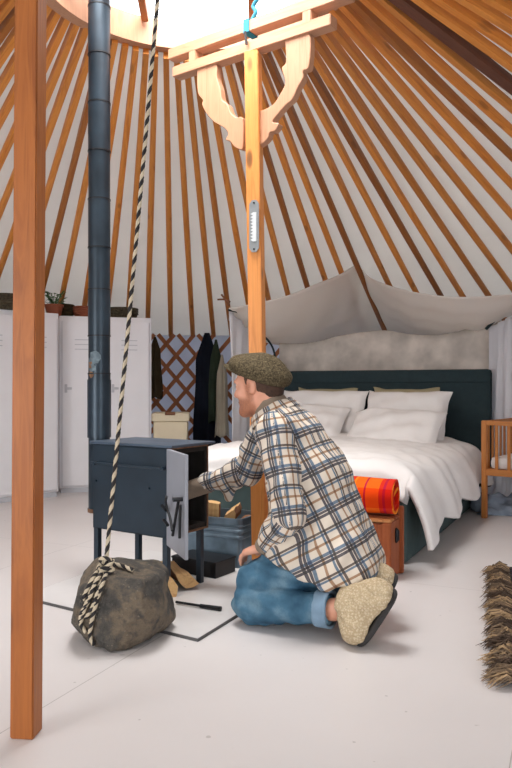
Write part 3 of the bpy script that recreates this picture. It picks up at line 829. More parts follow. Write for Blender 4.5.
def rope_geo(path, R0, pitch, seg=6, cord=None):
    P = path; n = len(P); cord = cord or R0 * .56
    # frames
    T = [(P[min(i + 1, n - 1)] - P[max(i - 1, 0)]).normalized() for i in range(n)]
    X = [T[0].orthogonal().normalized()]
    for i in range(1, n): X.append((X[-1] - T[i] * X[-1].dot(T[i])).normalized())
    s_ = 0; S_ = [0]
    for i in range(1, n): s_ += (P[i] - P[i - 1]).length; S_.append(s_)
    out = []
    for k in range(4):
        pts = []
        for i in range(n):
            a = 2 * math.pi * S_[i] / pitch + k * math.pi / 2; Y_ = T[i].cross(X[i])
            pts.append(P[i] + (X[i] * math.cos(a) + Y_ * math.sin(a)) * (R0 - cord * .75))
        v_, f_ = tube_geo(pts, cord, seg); out.append((v_, f_, 0 if k < 2 else 1))
    return out
def resample(pts, step):
    out = [pts[0]]; acc = 0
    for a, b in zip(pts[:-1], pts[1:]):
        L_ = (b - a).length; n_ = max(1, int(round(L_ / step)))
        for i in range(1, n_ + 1): out.append(a.lerp(b, i / n_))
    return out
k0 = on_rock(106, 568, .018) or Vector((-.51, 2.5, .25))
parts = []
top = Vector((-.317, 2.622, 2.79))
kn0 = k0 + Vector((0, -.004, .012))
mid = kn0.lerp(top, .5) + Vector((.004, 0, 0))
parts += rope_geo(resample(smooth_path([kn0, kn0.lerp(top, .25) + Vector((.003, 0, 0)), mid, kn0.lerp(top, .75) + Vector((.003, 0, 0)), top], 40), .006), .0070, .056)
def rock_path(pix, off=.010):
    pts = [on_rock(x, y, off) for x, y in pix]; pts = [p for p in pts if p is not None]
    return resample(smooth_path(pts, len(pts) * 6), .005)
for pix in ([(106, 566), (98, 578), (90, 594), (84, 610), (81, 624), (86, 632)],
            [(104, 568), (95, 584), (88, 602), (82, 612), (80, 622)],
            [(108, 568), (103, 582), (97, 600), (92, 620), (90, 636), (94, 645)],
            [(101, 566), (93, 578), (86, 592), (83, 600)],
            [(106, 566), (112, 564), (122, 566), (133, 570)],
            [(104, 570), (99, 588), (93, 606), (86, 618)]):
    pa = rock_path(pix, .010)
    if len(pa) > 3: parts += rope_geo(pa, .0068, .040)
# knot
for ax_, r_, oz in ((0, .020, 0), (1, .018, .012), (2, .017, -.010), (3, .014, .026)):
    pts = []
    for i in range(25):
        a = 2 * math.pi * i / 24
        q = Vector((r_ * math.cos(a) * 1.3, r_ * .7 * math.sin(a), r_ * .8 * math.sin(a + ax_ * 1.1)))
        pts.append(k0 + q + Vector((0, -.004, oz)))
    parts += rope_geo(pts, .0068, .040)
VV, FF, II = merge_geo(parts)
me = mesh_np([Vector(v) - k0 for v in VV], FF); me.materials.append(M['rope_w']); me.materials.append(M['rope_b'])
me.polygons.foreach_set('material_index', II)
o = link('hanging_rope', me, M['rope_w'], None, Matrix.Translation(k0), smooth=True)
tag(o, 'black and cream twisted rope hanging from the crown and knotted round the boulder', 'rope')

# ================================================================== BED
BO = Vector((.76, 3.62, 0)); brz = -math.atan2(.444, .896)
BMW = Matrix.Translation(BO) @ Matrix.Rotation(brz, 4, 'Z')
def BW_(x, y, z): return BMW @ Vector((x, y, z))
bed = empty('upholstered_bed', BO, brz, 'dark teal upholstered double bed with a tall headboard', 'bed')
def lbox(nm, c, s, mat, parent, bev=.02, smooth=True, seg=None):
    b_ = bmesh.new(); bm_box(b_, c, s, bevel=bev); return link(nm, to_me(b_), mat, parent, Matrix.Identity(4), local=True, smooth=smooth)
M['bed_base'] = plain('daylit teal upholstery', (72, 88, 88), .85, var=.12, scale=12, bump=.15, bscale=300, spec=.2)  # headboard's teal made lighter all over, standing in for daylight on the base
lbox('base', (-.80, 1.07, .205), (1.60, 2.14, .39), M['bed_base'], bed, .018)
tube('piping', [BW_(-1.58, -.006, .39), BW_(0, -.006, .39), BW_(.006, .006, .39), BW_(.006, 2.1, .39)], .006, M['bed'], bed)
tube('corner_seam', [BW_(-.105, -.004, .02), BW_(-.105, -.004, .39)], .003, M['bed'], bed)
lbox('headboard', (-.84, 2.20, .575), (1.86, .10, .91), M['bed'], bed, .03)
tube('headboard_seam', [BW_(-1.76, 2.147, .93), BW_(.08, 2.147, .93)], .004, M['bed'], bed)
lbox('mattress', (-.80, 1.14, .425), (1.54, 1.96, .08), M['white_cloth'], bed, .05)
prof = [(-1.74, .20), (-1.72, .30), (-1.66, .40), (-1.50, .475), (-1.1, .51), (-.7, .515), (-.3, .50), (-.12, .48), (-.01, .44), (.045, .36), (.085, .27), (.105, .20), (.115, .15)]
pp = smooth_path([Vector((x, 0, z)) for x, z in prof], 120)
def fn(u, v):
    k = u * 120; i = min(int(k), 119); p = pp[i].lerp(pp[i + 1], k - i)
    y = -.035 + 1.95 * v; x, z = p.x, p.z
    side = max(0, (x + .12) / .25)
    # foot end rounds over and drops, and the overhang flares near the foot
    ft = max(0, 1 - v / .06); z -= .115 * ft ** 2 * (1 if x < 0 else .3)
    if x < -.05 and v < .02: y += .02
    if side > 0:
        hem = 1 - .22 * v + .10 * math.sin(v * 21 + .5) * side
        z = .44 + (z - .44) * (hem if z < .44 else 1)
        x += .020 * math.sin(v * 20 + 1) * side + .006 * math.sin(v * 47) * side
        y += .03 * side * math.sin(v * 9)
        y -= .03 * side * (1 - v)
    w_ = .007 * math.sin(x * 7 + y * 5 + 2 * math.sin(y * 3)) + .006 * math.sin(x * 17 - y * 13 + 2 * math.sin(x * 6)) + .004 * math.sin(y * 33 + 3 * math.sin(x * 9)) + .003 * math.sin(x * 41 + y * 25)
    z += w_ * (1 - .6 * min(1, side)); 
    lump = .012 * math.exp(-((x + .15) ** 2 + (y - .06) ** 2) / .02); z += lump
    return BW_(x, y, max(z, .03))
o = grid_obj('white_duvet', fn, 120, 130, M['white_cloth'], None, .028, origin=BW_(-.8, .9, .56))
tag(o, 'white linen duvet draped over the dark bed and down its right side', 'duvet')
def pillow(nm, c, tilt, yaw, w_, h_, t_, mat, label, group, seed):
    rs = np.random.RandomState(seed); n = 28; vs = []; fs = []
    ph = rs.rand(6) * 6
    for s_ in (1, -1):
        for i in range(n + 1):
            for j in range(n + 1):
                u = -1 + 2 * i / n; v = -1 + 2 * j / n
                th = t_ / 2 * (max(0, 1 - u ** 4) ** .6) * (max(0, 1 - v ** 4) ** .6)
                pin = 1 - .07 * (1 - u * u) * abs(v) ** 6; pin2 = 1 - .07 * (1 - v * v) * abs(u) ** 6
                wr = (.09 * math.sin(5 * u + 3 * v + ph[0]) + .07 * math.sin(9 * v - 4 * u + ph[1]) + .05 * math.sin(14 * u + ph[2] + 3 * v)) * th
                ed = .008 * math.sin(7 * u + ph[3]) + .006 * math.sin(9 * v + ph[4])
                vs.append((u * w_ / 2 * pin2 + ed * abs(v), v * h_ / 2 * pin + ed * abs(u), s_ * (th + wr + .004)))
    m_ = (n + 1) ** 2
    for i in range(n):
        for j in range(n):
            a = i * (n + 1) + j; q = (a, a + n + 1, a + n + 2, a + 1); fs.append(q); fs.append(tuple(x + m_ for x in q[::-1]))
    edge = [i * (n + 1) for i in range(n + 1)] + [n * (n + 1) + j for j in range(1, n + 1)] + [i * (n + 1) + n for i in range(n - 1, -1, -1)] + [j for j in range(n - 1, 0, -1)]
    for a, b in zip(edge, edge[1:] + edge[:1]): fs.append((a, b, b + m_, a + m_))
    mw = BMW @ Matrix.Translation(c) @ Matrix.Rotation(yaw, 4, 'Z') @ Matrix.Rotation(tilt, 4, 'X')
    o = link(nm, mesh_np(vs, fs), mat, None, mw, smooth=True); tag(o, label, 'pillow', group); return o
g_ = 'pillows on the bed'
pillow('khaki_pillow', (-.56, 2.085, .69), R(82), 0, .54, .40, .10, M['khaki'], 'khaki pillow against the headboard, behind the right white pillows', g_, 1)
pillow('khaki_pillow', (-1.22, 2.085, .69), R(82), 0, .54, .40, .10, M['khaki'], 'khaki pillow against the headboard, behind the left white pillows', g_, 2)
pillow('white_pillow', (-.51, 1.90, .65), R(62), R(-3), .68, .46, .19, M['white_cloth'], 'rear white pillow on the right half of the bed, nearest the crib', g_, 3)
pillow('white_pillow', (-1.20, 1.92, .655), R(64), R(2), .74, .46, .19, M['white_cloth'], 'rear white pillow on the left half of the bed', g_, 4)
pillow('white_pillow', (-.50, 1.54, .560), R(40), R(-4), .70, .46, .19, M['white_cloth'], 'front white pillow on the right half of the bed, showing most', g_, 5)
pillow('white_pillow', (-1.28, 1.66, .575), R(42), R(3), .72, .44, .19, M['white_cloth'], 'front white pillow on the left half of the bed, beside the man\'s back', g_, 6)

# ------------------------------------------------------------------ canopy
# edges as 3D curves; the cloth sags between them
fe = smooth_path([at(229, 308, 5.6), at(250, 304, 5.58), at(285, 297, 5.6), at(318, 284, 5.68), at(340, 275, 5.84), at(357, 265, 5.93), at(367, 275, 5.85), at(384, 284, 5.66), at(402, 290, 5.4), at(440, 295.5, 5.1), at(480, 296, 5.0), at(530, 292, 4.95)], 100)
be = smooth_path([at(229, 318, 6.5), at(246, 334, 6.6), at(275, 345, 6.7), at(310, 346, 6.9), at(340, 339, 7.0), at(366, 335, 7.08), at(388, 333.5, 7.11), at(412, 337, 6.8), at(440, 338, 6.3), at(470, 332, 6.0), at(487, 327, 5.8), at(530, 300, 5.6)], 100)
def fn(u, v):
    k = u * 100; i = min(int(k), 99); a = fe[i].lerp(fe[i + 1], k - i); b = be[i].lerp(be[i + 1], k - i)
    p = a.lerp(b, v)
    g_ = 1 - math.exp(-((u - (.4545 + .091 * v)) / .06) ** 2)
    p.z -= .05 * g_ * math.sin(math.pi * v) * (1 + .3 * math.sin(u * 9)) + .010 * math.sin(u * 60 + 8 * v) * math.sin(math.pi * v) + .005 * g_ * math.sin(v * 26 + 5 * math.sin(u * 5))
    return p
o = grid_obj('bed_canopy', fn, 100, 30, M['gauze'], None, .004, origin=at(357, 300, 5.7)); tag(o, 'sagging pale gauze canopy slung under the roof poles above the bed', 'canopy')
def fn(u, v):
    q = BW_(-1.80 + 1.92 * u, 2.40, 0); px = 256 + F * q.x / q.y
    k = 0
    while k < 99 and 256 + F * be[k].x / be[k].y < px: k += 1
    yy = HZ - F * (be[k].z - CH) / be[k].y; zt_ = CH + (HZ - yy + 3) / F * q.y
    p = Vector((q.x, q.y, zt_ + (.85 - zt_) * v)); p.y += .012 * math.sin(u * 50) * v + .008 * math.sin(u * 23); return p
o = grid_obj('backdrop_cloth', fn, 100, 10, M['batik'], None, .004, origin=at(380, 355, 6.0)); tag(o, 'mottled grey cloth hanging under the canopy behind the headboard', 'cloth')
def curtain(nm, a, b, ztop, zbot, label, mat, nf, pool=0, amp=.022):
    a = Vector(a); b = Vector(b); dr = (b - a).normalized(); nr = Vector((dr.y, -dr.x, 0))
    def fn(u, v):
        zt_ = ztop[0] + (ztop[1] - ztop[0]) * u
        z = zt_ + (zbot - zt_) * v; q = a.lerp(b, u)
        ff_ = amp * (math.sin(u * nf * 6.28 + 1.2 * math.sin(v * 3 + u * 4)) + .4 * math.sin(u * nf * 14.1 + 2 * v)) * (.5 + .5 * v)
        p = q + nr * ff_ + dr * .02 * math.sin(v * 4 + u * 9); p.z = z
        if pool and v > .93: p += nr * pool * (v - .93) / .07
        return p
    o = grid_obj(nm, fn, 90, 40, mat, None, .003, origin=(a.x, a.y, zbot)); tag(o, label, 'curtain'); return o
ca = at(229, 386, 5.68); cb = at(262, 386, 6.62)
curtain('bed_curtain', (ca.x, ca.y, 0), (cb.x - .02, cb.y - .25, 0), (1.50, 1.36), .03, 'pale gauze curtain hanging at the left end of the bed, beyond the man\'s face', M['gauze_cool'], 3)
ca = at(489, 386, 5.66); cb = at(556, 386, 4.85)
curtain('bed_curtain', (ca.x, ca.y, 0), (cb.x, cb.y, 0), (1.36, 1.53), .02, 'pale gauze curtain hanging right of the headboard behind the crib', M['gauze_cool'], 7, .06, .018)
tube_o = tube('canopy_cord', smooth_path([at(486, 329, 5.64), at(497, 318, 5.55), at(513, 305, 5.3), at(532, 292, 5.0)], 14), .013, M['bed']); tag(tube_o, 'dark cord along the right edge of the gauze canopy', 'cord')
tube_o = tube('canopy_cord', smooth_path([at(229, 310, 5.62), at(240, 313, 5.8), at(250, 322, 6.0), at(262, 334, 6.2), at(272, 346, 6.3), at(276, 362, 6.32), at(277, 378, 6.34)], 20), .009, M['bed']); tag(tube_o, 'thin dark cord under the left corner of the gauze canopy', 'cord')
kp = at(229, 306, 5.6)
vv1 = tube_geo(smooth_path([kp + Vector((-.06, 0, .09)), kp + Vector((-.02, 0, .04)), kp], 8), .008, 6) + (0,)
vv2 = tube_geo(smooth_path([kp + Vector((-.09, 0, .05)), kp + Vector((-.03, 0, .05)), kp + Vector((.01, 0, .03))], 8), .007, 6) + (0,)
V_, F_, I_ = merge_geo([vv1, vv2]); o = link('tie_cord', mesh_np([Vector(v) - kp for v in V_], F_), M['leather'], None, Matrix.Translation(kp)); tag(o, 'short brown tie cord at the left corner of the gauze canopy', 'cord')

# ================================================================== CRATE AND BLANKET
cA = Vector((.622, 3.31, 0)); cx_ = Vector((-.91, .414, 0)).normalized(); cy_ = Vector((.444, .896, 0)).normalized()
crz = math.atan2(-cx_.y, -cx_.x)
cr_ = empty('wooden_crate', cA + cx_ * .24 + cy_ * .09, crz, 'worn reddish brown wooden crate at the foot of the bed, behind the man', 'crate')
def cbox(nm, a0, a1, b0, b1, za, zb, mat, bev=.004):
    # sheared footprint: a along the front (leftwards), b along the side
    q = [cA + cx_ * a + cy_ * b for a, b in ((a0, b0), (a1, b0), (a1, b1), (a0, b1))]; o0 = q[0]
    vs = [(p.x - o0.x, p.y - o0.y, z - za) for z in (za, zb) for p in q]
    b_ = bmesh.new(); vb = [b_.verts.new(v) for v in vs]
    for f in ((3, 2, 1, 0), (4, 5, 6, 7), (0, 1, 5, 4), (1, 2, 6, 5), (2, 3, 7, 6), (3, 0, 4, 7)): b_.faces.new([vb[i] for i in f])
    bmesh.ops.recalc_face_normals(b_, faces=b_.faces); bmesh.ops.bevel(b_, geom=list(b_.edges), offset=bev, segments=2, affect='EDGES')
    return link(nm, to_me(b_), mat, cr_, Matrix.Translation(o0 + Vector((0, 0, za))))
BDp = .165
cbox('front_board', .014, .46, .004, .016, .012, .14, M['crate']); cbox('front_board', .014, .46, .004, .016, .144, .262, M['crate'])
cbox('corner_cleat', .0, .045, -.008, .006, .006, .268, M['crate']); cbox('corner_cleat', .42, .47, -.008, .006, .006, .268, M['crate'])
side_ = cbox('side_board', 0, .014, .0, BDp - .02, .008, .272, M['crate'])
cbox('side_board', .456, .47, .0, BDp, .008, .272, M['crate']); cbox('back_board', .014, .46, BDp - .014, BDp, .008, .29, M['crate'])
cbox('end_cleat', -.014, .012, BDp - .02, BDp + .012, .004, .325, M['crate'])
cbox('lid_board', .0, .47, -.004, .055, .268, .284, M['crate_light']); cbox('lid_board', .0, .47, .058, .11, .270, .287, M['crate']); cbox('lid_board', .0, .47, .113, .15, .270, .287, M['crate'])
cbox('floor_board', .014, .456, .016, BDp - .014, .012, .022, M['crate'])
hh_ = cA + cy_ * .075 + Vector((0, 0, .20))
nx_ = Vector((cy_.y, -cy_.x, 0))
tube('handle_hole', [hh_ + nx_ * .001 + Vector((0, 0, -.035)), hh_ + nx_ * .004 + Vector((0, 0, -.02)), hh_ + nx_ * .004 + Vector((0, 0, .02)), hh_ + nx_ * .001 + Vector((0, 0, .035))], [.006, .014, .014, .006], M['black'], side_)

def blanket_mat():
    t = NT('orange and magenta striped wool'); v = t.coord('Object'); sep = t.n('ShaderNodeSeparateXYZ'); t.l(v, sep.inputs[0])
    f = t.math('FRACT', t.math('DIVIDE', t.math('ADD', sep.outputs[2], 1.012), .19))
    A_, B_, C_, D__ = lin((236, 104, 28)), lin((214, 52, 34)), lin((186, 34, 66)), lin((240, 132, 40))
    a = t.ramp(f, [(0, A_), (.24, D__), (.30, B_), (.46, C_), (.52, B_), (.62, A_), (.9, A_), (.95, C_)], 'CONSTANT')
    g = t.math('FRACT', t.math('DIVIDE', t.math('ADD', sep.outputs[0], 1.03), .13))
    a2 = t.ramp(g, [(0, (1, 1, 1, 1)), (.55, lin((244, 150, 130))), (.75, (1, 1, 1, 1))], 'CONSTANT')
    a = t.mix(.8, a, a2, 'MULTIPLY')
    t.base(a); t.rough(.95, .1); t.bump(t.noise(v, 160, 3), .5, .003); return t.m
M['blanket'] = blanket_mat()
# rolled blanket: spiral profile swept along the crate
def spiral():
    pts = []
    n = 150
    for i in range(n + 1):
        t = i / n; a = t * 2 * math.pi * 3.6 + .6; r = .018 + .074 * t
        x = r * math.cos(a) * 1.15; z = r * math.sin(a) * .98
        pts.append((x * (1 + .02 * math.sin(5 * a)), z + .004 * math.sin(3 * a + 1)))
    return pts
sp_ = spiral(); zmin = min(p[1] for p in sp_)
Lr = .36; nn = 30; th_ = .0085
def fn(u, v):
    k = u * 150; i = min(int(k), 149); x = sp_[i][0] + (sp_[i + 1][0] - sp_[i][0]) * (k - i); z = sp_[i][1] + (sp_[i + 1][1] - sp_[i][1]) * (k - i)
    s_ = v * Lr; e_ = .010 * math.sin(u * 14) * (1 if v < .1 else 0)
    return (x * (1 + .03 * math.sin(v * 7)), z * (1 - .03 * math.sin(v * 6 + 1)), s_ + e_)
vs = [fn(i / 150, j / nn) for i in range(151) for j in range(nn + 1)]
fs = [(i * (nn + 1) + j, (i + 1) * (nn + 1) + j, (i + 1) * (nn + 1) + j + 1, i * (nn + 1) + j + 1) for i in range(150) for j in range(nn)]
bc = cA + cx_ * .005 + cy_ * .085 + Vector((0, 0, .288 - zmin + .006))
# local z = along the roll (leftwards), y = up, x = depth
mwb = Matrix((Vector((0, 0, 1)).cross(cx_).normalized(), Vector((0, 0, 1)), cx_)).transposed()
xa = Vector((0, 0, 1)).cross(cx_).normalized()
mb = Matrix((xa, Vector((0, 0, 1)), xa.cross(Vector((0, 0, 1))))).transposed().to_4x4()
mb.translation = bc
if (mb.to_3x3() @ Vector((0, 0, 1))).x > 0: mb = mb @ Matrix.Diagonal((-1, 1, -1, 1))
o = link('rolled_blanket', mesh_np(vs, fs), M['blanket'], None, mb, smooth=True); s = o.modifiers.new('t', 'SOLIDIFY'); s.thickness = .012; s.offset = 0
tag(o, 'rolled orange and red striped wool blanket on top of the wooden crate', 'blanket')

# ================================================================== CRIB
ck = at(484.5, 518, 4.91); ck.z = 0
cd = Vector((.78, -.62, 0)).normalized(); ce = Vector((.62, .78, 0)).normalized()   # end panel direction, depth direction
crib = empty('baby_crib', ck, 0, 'warm brown wooden slatted baby crib cut by the right photo edge', 'crib')
CW, CL = .50, .85
for (a_, b_) in ((0, 0), (CW, 0), (0, CL), (CW, CL)):
    p = ck + cd * a_ + ce * b_; bar('leg', p, p + Vector((0, 0, .665)), .034, .034, M['crib'], crib, xdir=cd)
for (pa, pb) in ((ck, ck + cd * CW), (ck + ce * CL, ck + ce * CL + cd * CW), (ck, ck + ce * CL), (ck + cd * CW, ck + cd * CW + ce * CL)):
    dv = (pb - pa).normalized()
    bar('top_rail', pa + dv * .01 + Vector((0, 0, .648)), pb - dv * .01 + Vector((0, 0, .648)), .03, .024, M['crib'], crib, xdir=Vector((0, 0, 1)))
    bar('bottom_rail', pa + dv * .01 + Vector((0, 0, .315)), pb - dv * .01 + Vector((0, 0, .315)), .045, .024, M['crib'], crib, xdir=Vector((0, 0, 1)))
    n_ = int((pb - pa).length / .075)
    for i in range(1, n_):
        q = pa.lerp(pb, i / n_); bar('slat', q + Vector((0, 0, .33)), q + Vector((0, 0, .64)), .02, .012, M['crib'], crib, bevel=.002, xdir=dv)
mc = ck + cd * CW / 2 + ce * CL / 2 + Vector((0, 0, .375))
mrot = Matrix((cd, ce, Vector((0, 0, 1)))).transposed().to_4x4()
box('mattress_support', mc - Vector((0, 0, .05)), (CW - .03, CL - .03, .012), M['crib'], crib, .002, rot=mrot)
o = box('crib_mattress', mc, (CW - .05, CL - .05, .085), M['white_cloth'], None, .035, rot=mrot, smooth=True); tag(o, 'thick white mattress inside the slatted crib', 'mattress')
def f_heap(p):
    c0 = V3(1.78, 5.15, 0); q = p - c0
    d = ellip(p, c0 + V3(-.06, .05, .02), (.17, .14, .10)); d = smin(d, ellip(p, c0 + V3(.12, -.02, .0), (.17, .15, .12)), .05)
    d = smin(d, ellip(p, c0 + V3(-.02, -.12, .0), (.22, .07, .05)), .03)
    return np.maximum(d + .02 * sn(p, 26, 9) + .008 * sn(p, 60, 10), .002 - p[:, 2])
o, _, _ = implicit('cloth_heap', f_heap, (1.4, 4.85, -.02), (2.15, 5.45, .2), .012, M['bluegrey'], origin=(1.78, 5.15, 0)); tag(o, 'crumpled blue grey cloth heap on the floor under the crib', 'cloth')

# ================================================================== RUG
rug = empty('shaggy_rug', (1.25, 2.8, 0), 0, 'dark shaggy rug with brown wool fringe at the right photo edge', 'rug')
ra = Vector((.770, 2.12, 0)); rb = Vector((1.20, 3.47, 0)); rdv = (rb - ra).normalized(); rnv = Vector((rdv.y, -rdv.x, 0))
M['rug_dark'] = plain('black wool pile', (36, 32, 38), .98, var=.4, scale=30, bump=1, bscale=120)
M['fringe1'] = plain('tan wool', (168, 140, 106), .95, var=.25, scale=30); M['fringe2'] = plain('dark brown wool', (74, 58, 46), .95, var=.3, scale=30); M['fringe3'] = plain('grey brown wool', (118, 98, 78), .95, var=.3, scale=30)
Lg = (rb - ra).length
def fn(u, v):
    p = ra + rdv * (Lg * u) + rnv * (.02 + 1.0 * v); p.z = .018 + .006 * math.sin(u * 60 + v * 20) * math.sin(v * 50); return p
grid_obj('pile', fn, 60, 40, M['rug_dark'], rug, .026, origin=ra)
rs = random.Random(11); parts = []
for i in range(1100):
    u = rs.random(); tuft = .5 + .3 * math.sin(u * 62) + .2 * math.sin(u * 151); ln = .045 + .07 * (0.3 + .7 * tuft) * rs.uniform(.6, 1.1)
    b = ra + rdv * (Lg * u) + rnv * rs.uniform(-.01, .02) + Vector((0, 0, .02 + rs.uniform(0, .02)))
    dr = (-rnv + rdv * rs.uniform(-.35, .35) + .25 * rdv * math.sin(u * 62)).normalized()
    pts = [b, b + dr * ln * .35 + Vector((0, 0, rs.uniform(.0, .022))), b + dr * ln * .7 + Vector((rs.uniform(-.006, .006), 0, rs.uniform(-.01, .012))), b + dr * ln + rdv * rs.uniform(-.015, .015)]
    pts[2].z = max(pts[2].z, .006); pts[3].z = rs.uniform(.003, .016)
    parts.append(tube_geo(pts, [.0032, .0036, .0026, .0006], 4) + (min(2, int(3 * (.5 + .35 * math.sin(u * 47 + 1)) * rs.uniform(.3, 1.7))),))
V_, F_, I_ = merge_geo(parts); me = mesh_np([Vector(v) - ra for v in V_], F_)
for k in ('fringe2', 'fringe3', 'fringe1'): me.materials.append(M[k])
me.polygons.foreach_set('material_index', I_); o = link('fringe', me, M['fringe1'], rug, Matrix.Translation(ra)); o['kind'] = 'stuff'
parts = []
for i in range(900):
    u = rs.random(); v = rs.uniform(0, .5)
    b = ra + rdv * (Lg * u) + rnv * (.03 + v) + Vector((0, 0, .028)); q = Vector((rs.uniform(-1, 1), rs.uniform(-1, 1), rs.uniform(.3, .9))).normalized() * rs.uniform(.02, .04)
    parts.append(tube_geo([b, b + q * .6, b + q + Vector((0, 0, -.006))], [.005, .004, .001], 4) + (0 if rs.random() < .8 else 1,))
V_, F_, I_ = merge_geo(parts); me = mesh_np([Vector(v) - ra for v in V_], F_)
me.materials.append(M['rug_dark']); me.materials.append(M['fringe3']); me.polygons.foreach_set('material_index', I_)
o = link('shag_tufts', me, M['rug_dark'], rug, Matrix.Translation(ra)); o['kind'] = 'stuff'

# ================================================================== PERSON
man = empty('person', (.18, 2.68, 0), 0, 'kneeling person in plaid shirt, jeans and tweed flat cap reaching into the stove', 'person')
MO = (.18, 2.68, 0)
fwd = V3(-.92, .39, 0); fwd /= np.linalg.norm(fwd); lft = V3(fwd[1] * -1, fwd[0], 0); lft = V3(-fwd[1], fwd[0], 0)   # left hand side, toward the camera
Z = V3(0, 0, 1)
if lft[1] > 0: lft = -lft
rgt = -lft
pel = V3(.345, 2.745, .265); neckb = V3(.068, 2.865, .80); mid_ = V3(.235, 2.815, .54)
LS = V3(.070, 2.705, .735); LE = V3(.118, 2.60, .435); LW = V3(.028, 2.725, .292)
RS = V3(.045, 3.03, .735); RE = V3(-.035, 3.08, .545); RWr = V3(-.255, 3.165, .456)
LK = V3(-.015, 2.73, .080); LH = V3(.315, 2.66, .245); LA = V3(.275, 2.560, .105)
RK = LK + rgt * .20; RH = LH + rgt * .18; RA_ = LA + rgt * .21
LK2 = LK + V3(.0, 0, .055); RK2 = RK + V3(0, 0, .055)
# head frame: turned a little away from the camera
ph_ = R(30); hf = V3(-math.cos(ph_), math.sin(ph_), -.12); hf /= np.linalg.norm(hf)
hl = np.cross(Z, hf); hl /= np.linalg.norm(hl); hu = np.cross(hf, hl)
HM = np.stack([hf, hl, hu], 1); HC = V3(.008, 2.882, .899)
def H(a, b, c): return HC + hf * a + hl * b + hu * c
def head_sdf(p):
    q = (p - HC) @ HM
    ab = np.abs(q[:, 1])
    qs = np.stack([q[:, 0], ab, q[:, 2]], 1)
    d = ellip(q, (-.016, 0, .035), (.098, .076, .088))
    d = smin(d, ellip(q, (.030, 0, -.03), (.058, .058, .080)), .03)
    d = smin(d, capsule(qs, (.000, .048, -.062), (.062, .020, -.096), .018, .020), .03)      # jaw
    d = smin(d, ellip(q, (.070, 0, -.096), (.022, .024, .020)), .018)                         # chin
    d = smin(d, ellip(qs, (.072, .026, .028), (.018, .026, .010)), .016)                      # brow
    d = smin(d, ellip(qs, (.058, .042, -.022), (.020, .018, .018)), .02)                      # cheek
    d = smax(d, -ellip(qs, (.092, .031, .006), (.014, .016, .012)), .010)                     # socket
    d = smin(d, capsule(q, (.084, 0, .014), (.104, 0, -.024), .008, .011), .010)              # nose
    d = smin(d, ellip(qs, (.096, .012, -.030), (.010, .007, .007)), .006)
    d = smin(d, ellip(q, (.082, 0, -.056), (.012, .022, .006)), .006); d = smin(d, ellip(q, (.080, 0, -.066), (.012, .019, .006)), .005)
    d = np.minimum(d, ellip(qs, (.074, .031, .006), (.011, .012, .010)))                      # eyeball
    # ear
    e_ = ellip(qs, (-.014, .074, -.002), (.017, .010, .029)); e_ = smax(e_, -ellip(qs, (-.008, .090, .003), (.010, .009, .019)), .006)
    e_ = smin(e_, ellip(qs, (-.006, .078, -.024), (.009, .007, .010)), .006)
    return smin(d, e_, .006)
def hand_parts(W, palm_dir, nrm, side, curl, s=1.0):
    """W wrist; palm_dir toward fingers; nrm palm normal (the way fingers curl); side toward the thumb"""
    pd = palm_dir / np.linalg.norm(palm_dir); nr = nrm - pd * (nrm @ pd); nr /= np.linalg.norm(nr); sd = side - pd * (side @ pd) - nr * (side @ nr); sd /= np.linalg.norm(sd)
    caps = []
    for k, (o_, ln, r_) in enumerate(((.030, .086, .0095), (.010, .092, .0098), (-.010, .086, .0092), (-.028, .070, .0082))):
        k0_ = W + pd * .012 * s + sd * o_ * .55 * s; k1_ = W + pd * (.092 - .004 * abs(k - 1)) * s + sd * o_ * s
        caps.append((k0_, k1_, .0145, .0125, 0))
        a = curl * (.8 + .12 * k); cur = k1_; dirv = pd.copy()
        for j, fr_ in enumerate((.46, .30, .24)):
            ang = a * (.6 + .5 * j); c_, s_ = math.cos(ang), math.sin(ang)
            tot = (dirv * c_ + nr * s_); dirv = tot / np.linalg.norm(tot)
            nrn = nr * 1.0 - dirv * (nr @ dirv); 
            nx = cur + dirv * ln * fr_ * s
            rr0 = r_ * (1 - .08 * j); caps.append((cur, nx, rr0, rr0 * .92, 1 + k)); cur = nx
    t0 = W + pd * .022 * s + sd * .020 * s; t1 = t0 + (pd * .6 + sd * .7 + nr * .35) * .042 * s; t2 = t1 + (pd * .85 + sd * .25 + nr * .3) * .034 * s; t3 = t2 + (pd * .95 + nr * .25) * .026 * s
    caps += [(t0, t1, .0155, .0125, 5), (t1, t2, .0118, .0108, 5), (t2, t3, .0105, .009, 5)]
    return caps
def hand_sdf(p, caps):
    g = {}
    for a, b, ra_, rb_, k in caps:
        c = capsule(p, a, b, ra_, rb_); g.setdefault(k, []).append(c)
    ds = [union(v, .012 if k == 0 else .005) for k, v in g.items()]
    d = ds[0]
    for x in ds[1:]: d = smin(d, x, .007)
    return d
hLd = V3(-.66, .62, -.30)
handL = hand_parts(LW + V3(-.004, .004, -.004), hLd, V3(.05, .15, -1), V3(-.25, .9, .35), .50, .86)
handR = hand_parts(RWr + V3(-.01, .004, 0), V3(-.93, .35, -.10), V3(0, .3, -1), V3(.1, -.9, .3), .50)
